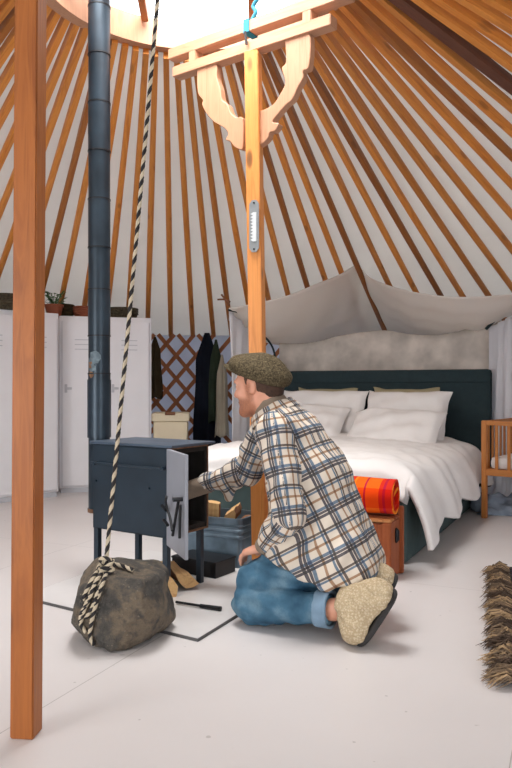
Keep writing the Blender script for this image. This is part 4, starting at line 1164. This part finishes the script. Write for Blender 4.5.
def body_sdf(p):
    d = head_sdf(p)
    nk = capsule(p, H(-.03, 0, -.045), neckb + V3(.012, 0, -.02), .058, .066); d = smin(d, nk, .03)
    t = capsule(p, neckb + V3(.02, 0, -.03), mid_, .075, .105)
    for s_ in (1, -1):
        sh = LS if s_ > 0 else RS
        t = smin(t, capsule(p, neckb + V3(.01, 0, -.03), sh, .05, .048), .05)
        t = smin(t, capsule(p, neckb * .55 + mid_ * .45 + lft * s_ * .065, pel + lft * s_ * .06, .085, .105), .06)
    d = smin(d, t, .03)
    for a, b, c in ((LS, LE, LW), (RS, RE, RWr)):
        d = smin(d, capsule(p, a, b, .046, .038), .03); d = smin(d, capsule(p, b, c, .038, .026), .015)
    for h_, k_, k2, a_ in ((LH, LK, LK2, LA), (RH, RK, RK2, RA_)):
        d = smin(d, capsule(p, h_, k2, .070, .040), .03); d = smin(d, capsule(p, k_, a_, .045, .034), .015)
    d = smin(d, hand_sdf(p, handL), .008); d = smin(d, hand_sdf(p, handR), .008)
    for fo in (0, 1):
        off = rgt * .21 * fo
        d = smin(d, capsule(p, LA + off, V3(.385, 2.49, .15) + off, .036, .034), .02)
        d = smin(d, capsule(p, V3(.40, 2.49, .155) + off, V3(.335, 2.495, .055) + off, .036, .026), .02)
    return np.maximum(d, .012 - p[:, 2])
def skin_mat():
    t = NT('skin with ginger stubble'); v = t.coord(); at_ = t.n('ShaderNodeAttribute', attribute_name='beard')
    nz = t.noise(v, 14, 3)
    a = t.ramp(nz, [(.3, lin((212, 148, 120))), (.7, lin((228, 170, 144)))])
    st_ = t.ramp(t.noise(v, 260, 2), [(.35, lin((120, 66, 40))), (.65, lin((176, 108, 72)))])
    a = t.mix(at_.outputs['Fac'], a, st_)
    li = t.n('ShaderNodeAttribute', attribute_name='lips'); a = t.mix(li.outputs['Fac'], a, lin((188, 104, 92)))
    ey = t.n('ShaderNodeAttribute', attribute_name='eye'); a = t.mix(ey.outputs['Fac'], a, lin((70, 66, 62)))
    t.base(a); t.rough(.5, .4); t.b.inputs['Subsurface Weight'].default_value = .08; t.b.inputs['Subsurface Radius'].default_value = (.01, .004, .002)
    return t.m
M['skin'] = skin_mat()
bo, BV, BQ = implicit('body', body_sdf, (-.42, 2.38, -.01), (.62, 3.30, 1.03), .0042, M['skin'], man, origin=MO, relax=1)
q = (BV - HC) @ HM
def attr(o, name, vals):
    a = o.data.attributes.new(name, 'FLOAT', 'POINT'); a.data.foreach_set('value', np.asarray(vals, np.float32))
def ss(x, a, b): t = np.clip((x - a) / (b - a), 0, 1); return t * t * (3 - 2 * t)
near = (np.linalg.norm(q, axis=1) < .17)
lipm = np.exp(-((q[:, 0] - .092) / .012) ** 2 - (q[:, 1] / .022) ** 2 - ((q[:, 2] + .061) / .009) ** 2)
beard = ss(-q[:, 2], .028, .058) * ss(q[:, 0], -.022, .010) * near * (1 - .7 * (lipm > .4)) * ss(q[:, 2], -.125, -.112)
side = ss(q[:, 0], -.02, -.005) * ss(-q[:, 0], -.03, -.015) * ss(-q[:, 2], -.03, .0) * near * (np.abs(q[:, 1]) > .05)
attr(bo, 'beard', np.clip(np.maximum(beard * .72, side * .6), 0, 1)); attr(bo, 'lips', (lipm > .45) * near * 1.0)
eye = (np.abs(q[:, 2] - .006) < .0035) & (np.abs(np.abs(q[:, 1]) - .031) < .010) & (q[:, 0] > .06) & near
brow_ = (np.abs(q[:, 2] - .030) < .005) & (np.abs(np.abs(q[:, 1]) - .030) < .018) & (q[:, 0] > .06) & near
attr(bo, 'eye', np.clip(eye * .9 + brow_ * .6, 0, 1))
# hair
M['hair'] = plain('short brown hair', (72, 50, 38), .8, var=.35, scale=60, bump=.5, bscale=200)
M['hair_fade'] = M['hair']
def f_hair(p):
    q = (p - HC) @ HM; d = ellip(q, (-.016, 0, .035), (.098, .076, .088)) - .005
    d = smin(d, capsule(p, H(-.055, 0, -.01), H(-.055, 0, -.045), .052, .046), .03) 
    cut = smax(q[:, 0] - .018 + .25 * np.maximum(0, -q[:, 2] + .02), -(q[:, 2] + .052 + .9 * np.maximum(q[:, 0] + .03, 0)), .01)
    d = smax(d, cut, .004); d = np.maximum(d, q[:, 2] - .075)
    ear = ellip(np.stack([q[:, 0], np.abs(q[:, 1]), q[:, 2]], 1), (-.010, .080, -.002), (.024, .022, .036))
    return np.maximum(d, -ear) + .0008 * sn(p, 400, 3)
implicit('hair', f_hair, HC - .15, HC + .15, .0035, M['hair'], man, origin=MO)
# flat cap
def tweed():
    t = NT('brown green tweed'); v = t.coord()
    n1 = t.noise(v, 140, 3, .7); n2 = t.noise(v, 30, 3)
    a = t.ramp(n1, [(.32, lin((44, 38, 30))), (.5, lin((88, 78, 60))), (.68, lin((130, 118, 92)))])
    a = t.mix(t.math('MULTIPLY', n2, .5), a, lin((76, 66, 50))); t.base(a); t.rough(.95, .1); t.bump(n1, .8, .004); return t.m
M['tweed'] = tweed()
cu = hu * math.cos(R(25)) - hf * math.sin(R(25)); cf = np.cross(hl, cu); CMx = np.stack([cf, hl, cu], 1); CC = H(-.006, 0, .066)
def f_cap(p):
    q = (p - CC) @ CMx
    d = ellip(q, (-.008, 0, .002), (.132, .110, .054))
    d = smin(d, ellip(q, (-.050, 0, -.012), (.090, .100, .050)), .03)
    qh = (p - HC) @ HM; d = smin(d, ellip(qh, (-.016, 0, .035), (.098, .076, .088)) - .008, .03)
    ang = np.arctan2(q[:, 1], q[:, 0]); d = d + .0022 * (np.abs(np.cos(4 * ang)) < .10) * (q[:, 2] > -.01) + .003 * sn(p, 45, 4)
    d = smax(d, -(q[:, 2] + .034), .012)
    return d
cap, _, _ = implicit('flat_cap', f_cap, CC - .17, CC + .17, .0036, M['tweed'], man, origin=MO)
def f_brim(p):
    q = (p - CC) @ CMx; z = q[:, 2] + .016 + 1.5 * (np.maximum(q[:, 0] - .07, 0)) ** 2 + 2.2 * q[:, 1] ** 2
    pl_ = np.sqrt((np.maximum(q[:, 0] - .02, 0) / 1.5) ** 2 + q[:, 1] ** 2) - .086
    return smax(np.abs(z) - .0055, np.maximum(pl_, .02 - q[:, 0]), .006)
implicit('cap_brim', f_brim, CC - .20, CC + .20, .0034, M['tweed'], cap if False else man, origin=MO)
tb = [Vector(CC + cu * .058 + hf * -.006), Vector(CC + cu * .064 + hf * -.006)]
tube('cap_button', tb, .008, M['tweed'], man)

# undershirt: collar and cuffs
M['under'] = plain('taupe thermal knit', (138, 122, 106), .95, var=.06, bump=.3, bscale=200)
nd = fwd * .50 + Z * .86; nd /= np.linalg.norm(nd)
def band(p, a, b, r0_, r1_, th):
    ab = b - a; L_ = np.linalg.norm(ab); t = (p - a) @ ab / L_; rad = np.linalg.norm(p - a - (t / L_)[:, None] * ab, axis=1)
    return smax(np.abs(rad - (r0_ + (r1_ - r0_) * t / L_)) - th, np.abs(t - L_ / 2) - L_ / 2, .006)
def f_under(p):
    d = band(p, neckb - nd * .02, neckb + nd * .046, .073, .063, .006)
    return d + .001 * sn(p, 110, 6)
implicit('undershirt_collar', f_under, neckb - .13, neckb + .15, .0045, M['under'], man, origin=MO)
fl_ = (LW - LE) / np.linalg.norm(LW - LE); fr_ = (RWr - RE) / np.linalg.norm(RWr - RE)
implicit('undershirt_cuff', lambda p: band(p, LW - fl_ * .045, LW + fl_ * .006, .0335, .032, .004) + .001 * sn(p, 110, 6), LW - .1, LW + .1, .0045, M['under'], man, origin=MO)
implicit('undershirt_cuff', lambda p: band(p, RWr - fr_ * .06, RWr + fr_ * .075, .037, .034, .004) + .001 * sn(p, 110, 6), RWr - .13, RWr + .13, .0045, M['under'], man, origin=MO)

# plaid shirt
def plaid():
    t = NT('cream plaid flannel'); uv = t.n('ShaderNodeUVMap'); sep = t.n('ShaderNodeSeparateXYZ'); t.l(uv.outputs[0], sep.inputs[0])
    W = (1, 1, 1, 1); nv = lin((84, 84, 102)); bl = lin((104, 138, 178)); br_ = lin((186, 152, 124)); bk = lin((104, 92, 90))
    st = [(0, W), (.04, nv), (.11, W), (.13, nv), (.19, W), (.20, bl), (.28, W), (.45, br_), (.51, W), (.66, bl), (.71, W), (.73, bk), (.785, W), (.93, W)]
    P_ = .148
    def dirn(x, off):
        f = t.math('FRACT', t.math('DIVIDE', t.math('ADD', x, 5 + off), P_)); return t.ramp(f, st, 'CONSTANT')
    a = dirn(sep.outputs[0], 0); b = dirn(sep.outputs[1], .03)
    c = t.mix(1.0, a, b, 'MULTIPLY'); c = t.mix(1.0, c, lin((222, 209, 193)), 'MULTIPLY')
    v = t.coord(); c = t.mix(t.math('MULTIPLY', t.noise(v, 90, 3), .16), c, lin((236, 230, 220)))
    t.base(c); t.rough(.95, .1); t.bump(t.noise(v, 30, 4), .25, .006); return t.m
M['plaid'] = plaid()
ax_t = neckb - pel; 
def folds(p, a=1.0):
    return a * (.0075 * sn(p, 17, 21) + .0052 * sn(p * V3(1, 1, .6), 38, 22) + .0012 * sn(p, 75, 23))
def torso_sdf(p):
    c1 = neckb + V3(.025, 0, -.045)
    t = capsule(p, c1, mid_ * .5 + neckb * .5, .085, .118)
    for s_ in (1, -1):
        sh = LS if s_ > 0 else RS; l_ = lft * s_
        t = smin(t, capsule(p, neckb + V3(.015, 0, -.030), sh, .052, .060), .05)
        t = smin(t, capsule(p, neckb * .6 + mid_ * .4 + l_ * .062, mid_ + l_ * .055 + V3(.0, 0, 0), .100, .120), .06)
        t = smin(t, capsule(p, mid_ + l_ * .055, pel + l_ * .062 + V3(-.005, 0, -.03), .120, .132), .05)
    # loose front of the shirt falling onto the thighs
    t = smin(t, capsule(p, mid_ + V3(-.10, .02, -.02) + lft * .03, V3(.10, 2.73, .27), .08, .062), .07)
    t = smin(t, capsule(p, V3(.12, 2.70, .285), pel + lft * .08 + V3(-.03, 0, -.04), .075, .125), .06)
    return t
def cutp(p):
    # hem height: lower at the back, rising toward the front of the thighs
    x = p[:, 0]; return .186 + .22 * np.maximum(0, .21 - x) + .06 * np.maximum(0, x - .33) + .007 * np.sin(x * 42) + .004 * np.sin(x * 90 + p[:, 1] * 30)
def sleeveL(p):
    a = capsule(p, LS, LE, .066, .060); b = capsule(p, LE, LE + (LW - LE) * .78, .060, .046)
    return smin(a, b, .03)
def sleeveR(p):
    a = capsule(p, RS, RE, .066, .058); b = capsule(p, RE, RE + (RWr - RE) * .80, .055, .044)
    flap = capsule(p, RE + (RWr - RE) * .45 + V3(.02, 0, -.03), RE + (RWr - RE) * .5 + V3(.02, -.01, -.085), .034, .020)
    return smin(smin(a, b, .03), flap, .025)
def shirt_sdf(p):
    t = torso_sdf(p); t = smax(t, cutp(p) - p[:, 2], .008)
    sL = sleeveL(p); sR = sleeveR(p)
    crL = .006 * np.sin(((p - LE) @ ((LW - LE) / np.linalg.norm(LW - LE))) * 95 + 2 * sn(p, 20, 5)) * np.exp(-((np.linalg.norm(p - LE, axis=1)) / .12) ** 2)
    crR = .006 * np.sin(((p - RE) @ ((RWr - RE) / np.linalg.norm(RWr - RE))) * 90 + 2 * sn(p, 20, 6)) * np.exp(-((np.linalg.norm(p - RE, axis=1)) / .16) ** 2)
    sL = sL + crL; sR = sR + crR
    d = smin(smin(t, sR, .028), sL, .022)
    # armhole crease and neck opening
    d = d + folds(p)
    nkc = capsule(p, neckb + nd * .0, neckb + nd * .2, .070, .070); d = smax(d, -nkc, .006)
    # collar stand and folded collar
    col = band(p, neckb - nd * .03, neckb + nd * .014, .088, .080, .0055); tq = (p - neckb)
    d = smin(d, col, .010)
    return d
sh, SVv, SQ = implicit('shirt', shirt_sdf, (-.32, 2.46, .15), (.56, 3.24, .90), .0055, M['plaid'], man, origin=MO, relax=1)
def uv_for(part, P):
    if part == 0:
        a, b = pel, neckb; r_ = .17; ref = fwd
    elif part == 1: a, b = LE, LS; r_ = .075; ref = V3(0, 1, 0)
    elif part == 2: a, b = LW, LE; r_ = .070; ref = V3(0, 1, 0)
    elif part == 3: a, b = RE, RS; r_ = .075; ref = V3(0, 1, 0)
    else: a, b = RWr, RE; r_ = .070; ref = V3(0, 1, 0)
    ax = (b - a) / np.linalg.norm(b - a); e1 = ref - ax * (ref @ ax); e1 /= np.linalg.norm(e1); e2 = np.cross(ax, e1)
    q = P - a; return np.stack([np.arctan2(q @ e2, q @ e1), q @ ax], -1), r_
fc = SVv[SQ].mean(1)
dT = torso_sdf(fc); dd_ = np.stack([dT - .004, capsule(fc, LS, LE, .066, .060), capsule(fc, LE, LW, .060, .046), capsule(fc, RS, RE, .066, .058), capsule(fc, RE, RWr, .055, .044)], 1)
part = dd_.argmin(1)
uvs = np.zeros((len(SQ), 4, 2))
for k in range(5):
    m = part == k
    if not m.any(): continue
    g, r_ = uv_for(k, SVv[SQ[m]].reshape(-1, 3)); g = g.reshape(-1, 4, 2)
    a = g[..., 0]; ref = a[:, :1]; a = ref + (a - ref + np.pi) % (2 * np.pi) - np.pi
    g = np.stack([a * r_, g[..., 1] + (0, .02, .31, .02, .25)[k]], -1); uvs[m] = g
def put_uv(o, uvs):
    l = o.data.uv_layers.new(name='UVMap'); l.data.foreach_set('uv', uvs.reshape(-1).astype(np.float32))
put_uv(sh, uvs)
# collar flaps
def f_collar(p):
    a = neckb + nd * .016; b = neckb - nd * .030; d = band(p, b, a, .106, .085, .0045)
    return d + .0015 * sn(p, 60, 7)
co, CV, CQ = implicit('shirt_collar', f_collar, neckb - .14, neckb + .14, .0045, M['plaid'], man, origin=MO)
g, r_ = uv_for(0, CV[CQ].reshape(-1, 3)); g = g.reshape(-1, 4, 2); a = g[..., 0]; a = a[:, :1] + (a - a[:, :1] + np.pi) % (2 * np.pi) - np.pi
put_uv(co, np.stack([a * .12, g[..., 1] * 1.0 + .06], -1))

# jeans
def denim():
    t = NT('faded blue denim'); v = t.coord(); n1 = t.noise(v, 9, 4); n2 = t.noise(v, 220, 2)
    a = t.ramp(n1, [(.3, lin((46, 80, 104))), (.5, lin((80, 118, 142))), (.7, lin((132, 162, 178)))])
    a = t.mix(t.math('MULTIPLY', n2, .45), a, lin((54, 84, 108)))
    t.base(a); t.rough(.9, .15); t.bump(t.noise(v, 26, 4), .35, .008); return t.m
M['denim'] = denim(); M['denim_light'] = plain('pale denim turn up', (124, 150, 172), .9, var=.12, scale=20, bump=.3, bscale=100)
def leg_sdf(p, off):
    h_, k2, k_, a_ = LH + off, LK2 + off, LK + off, LA + off
    h_ = h_ + rgt * .015; k2 = k2 + rgt * .016 + V3(0, 0, .012); k_ = k_ + lft * .010
    th = smin(capsule(p, h_, k2 + V3(.10, 0, .045), .105, .092), capsule(p, k2 + V3(.10, 0, .045), k2 + V3(0, 0, .008), .092, .068), .03)
    shn = capsule(p, k_, a_, .072, .055)
    return smin(th, shn, .006) + .004 * sn(p * V3(1, 1, 1.6), 42, 35)
def jeans_sdf(p):
    d = smin(leg_sdf(p, 0), leg_sdf(p, rgt * .20), .02)
    d = smin(d, capsule(p, pel + lft * .06, pel + rgt * .06, .11, .11), .05)
    cr_k = .005 * np.sin((p[:, 0] * .6 + p[:, 2] * 1.4 + p[:, 1] * .3) * 70 + 2.5 * sn(p, 14, 31)) * np.exp(-(np.linalg.norm(p - V3(.06, 2.66, .15), axis=1) / .18) ** 2)
    d = d + cr_k + .0035 * sn(p, 24, 32) + .0016 * sn(p, 60, 33)
    # inseam groove
    for a_, off in ((LA, V3(0, 0, 0)), (RA_, rgt * .0)):
        ax = (a_ - (LK if a_ is LA else RK)); L_ = np.linalg.norm(ax); t_ = (p - a_) @ ax / L_
        near = np.linalg.norm(p - a_, axis=1) < .14
        d = np.where(near, np.maximum(d, t_ + .012), d)
    d = np.maximum(d, p[:, 2] - (cutp(p) + .02 + .10 * np.maximum(0, .12 - p[:, 0])))
    return np.maximum(d, .003 - p[:, 2])
implicit('jeans', jeans_sdf, (-.14, 2.42, -.01), (.52, 3.10, .42), .005, M['denim'], man, origin=MO)
for a_, k_ in ((LA, LK), (RA_, RK)):
    ax = (a_ - k_) / np.linalg.norm(a_ - k_)
    implicit('turned_up_cuff', lambda p, a_=a_, ax=ax: smax(band(p, a_ - ax * .062, a_ - ax * .004, .060, .062, .006) + .002 * sn(p, 50, 2), .004 - p[:, 2], .003), a_ - .11, a_ + .09, .0045, M['denim_light'], man, origin=MO)
for i, (p0_, p1_) in enumerate(((V3(-.005, 2.665, .175), V3(-.02, 2.66, .17)),)): pass

# slippers
def shear():
    t = NT('cream shearling'); v = t.coord(); vo = t.n('ShaderNodeTexVoronoi'); vo.inputs['Scale'].default_value = 130; t.l(v, vo.inputs['Vector'])
    a = t.ramp(vo.outputs['Distance'], [(.0, lin((232, 218, 190))), (.6, lin((186, 164, 132)))]); a = t.mix(t.math('MULTIPLY', t.noise(v, 16, 3), .5), a, lin((214, 196, 164)))
    t.base(a); t.rough(1, .05); t.bump(t.noise(v, 150, 4), 1.0, .008); return t.m
M['shear'] = shear()
def slipper(off, label):
    toe = V3(.352, 2.49, .058) + off; heel = V3(.425, 2.495, .170) + off; ank = LA + V3(.045, -.012, .012) + off
    ax = heel - toe; ax /= np.linalg.norm(ax); nsole = V3(ax[2], 0, -ax[0]); nsole /= np.linalg.norm(nsole)
    yv = np.cross(ax, nsole); B_ = np.stack([ax, yv, nsole], 1); mid = (toe + heel) / 2
    def f(p):
        d = capsule(p, toe, heel, .050, .054)
        d = smin(d, capsule(p, heel - nsole * .01, ank + V3(.012, 0, .015), .056, .066), .03)
        d = smin(d, capsule(p, toe - nsole * .01, ank + V3(.02, 0, -.02), .048, .058), .04)
        q = (p - mid) @ B_; d = smax(d, q[:, 2] - .025, .01)
        axl = (ank - LA - off); axl = (LA - LK) / np.linalg.norm(LA - LK)
        d = smax(d, -((p - (LA + off) - axl * .020) @ axl), .02)      # open top edge
        d = smax(d, -capsule(p, LA + off - axl * .05, LA + off + axl * .04, .044, .042), .01)
        return np.maximum(d + .0022 * sn(p, 130, 8) + .004 * sn(p, 30, 9), .006 - p[:, 2])
    s_ = empty('x', (0, 0, 0)); bpy.data.objects.remove(s_)
    o, _, _ = implicit('slipper', f, mid - .20, mid + .20, .0045, M['shear'], man, origin=MO); o['label'] = label
    def g(p):
        q = (p - mid) @ B_; wd = .045 + .006 * np.sin((q[:, 0] + .1) * 9)
        pl_ = np.sqrt((np.maximum(np.abs(q[:, 0]) - .070, 0)) ** 2 + q[:, 1] ** 2) - wd
        zc = q[:, 2] - .034 + .9 * np.minimum(q[:, 0] + .04, 0) ** 2 * 2
        return np.maximum(smax(pl_, np.abs(zc) - .011, .008), .003 - p[:, 2])
    so, _, _ = implicit('slipper_sole', g, mid - .2, mid + .2, .0045, M['rubber'], man, origin=MO)
    so['label'] = 'dark grey felt sole'
slipper(V3(0, 0, 0), 'cream shearling slipper on the nearer foot')
slipper(rgt * .20 + V3(-.035, .02, .0), 'cream shearling slipper on the farther foot')
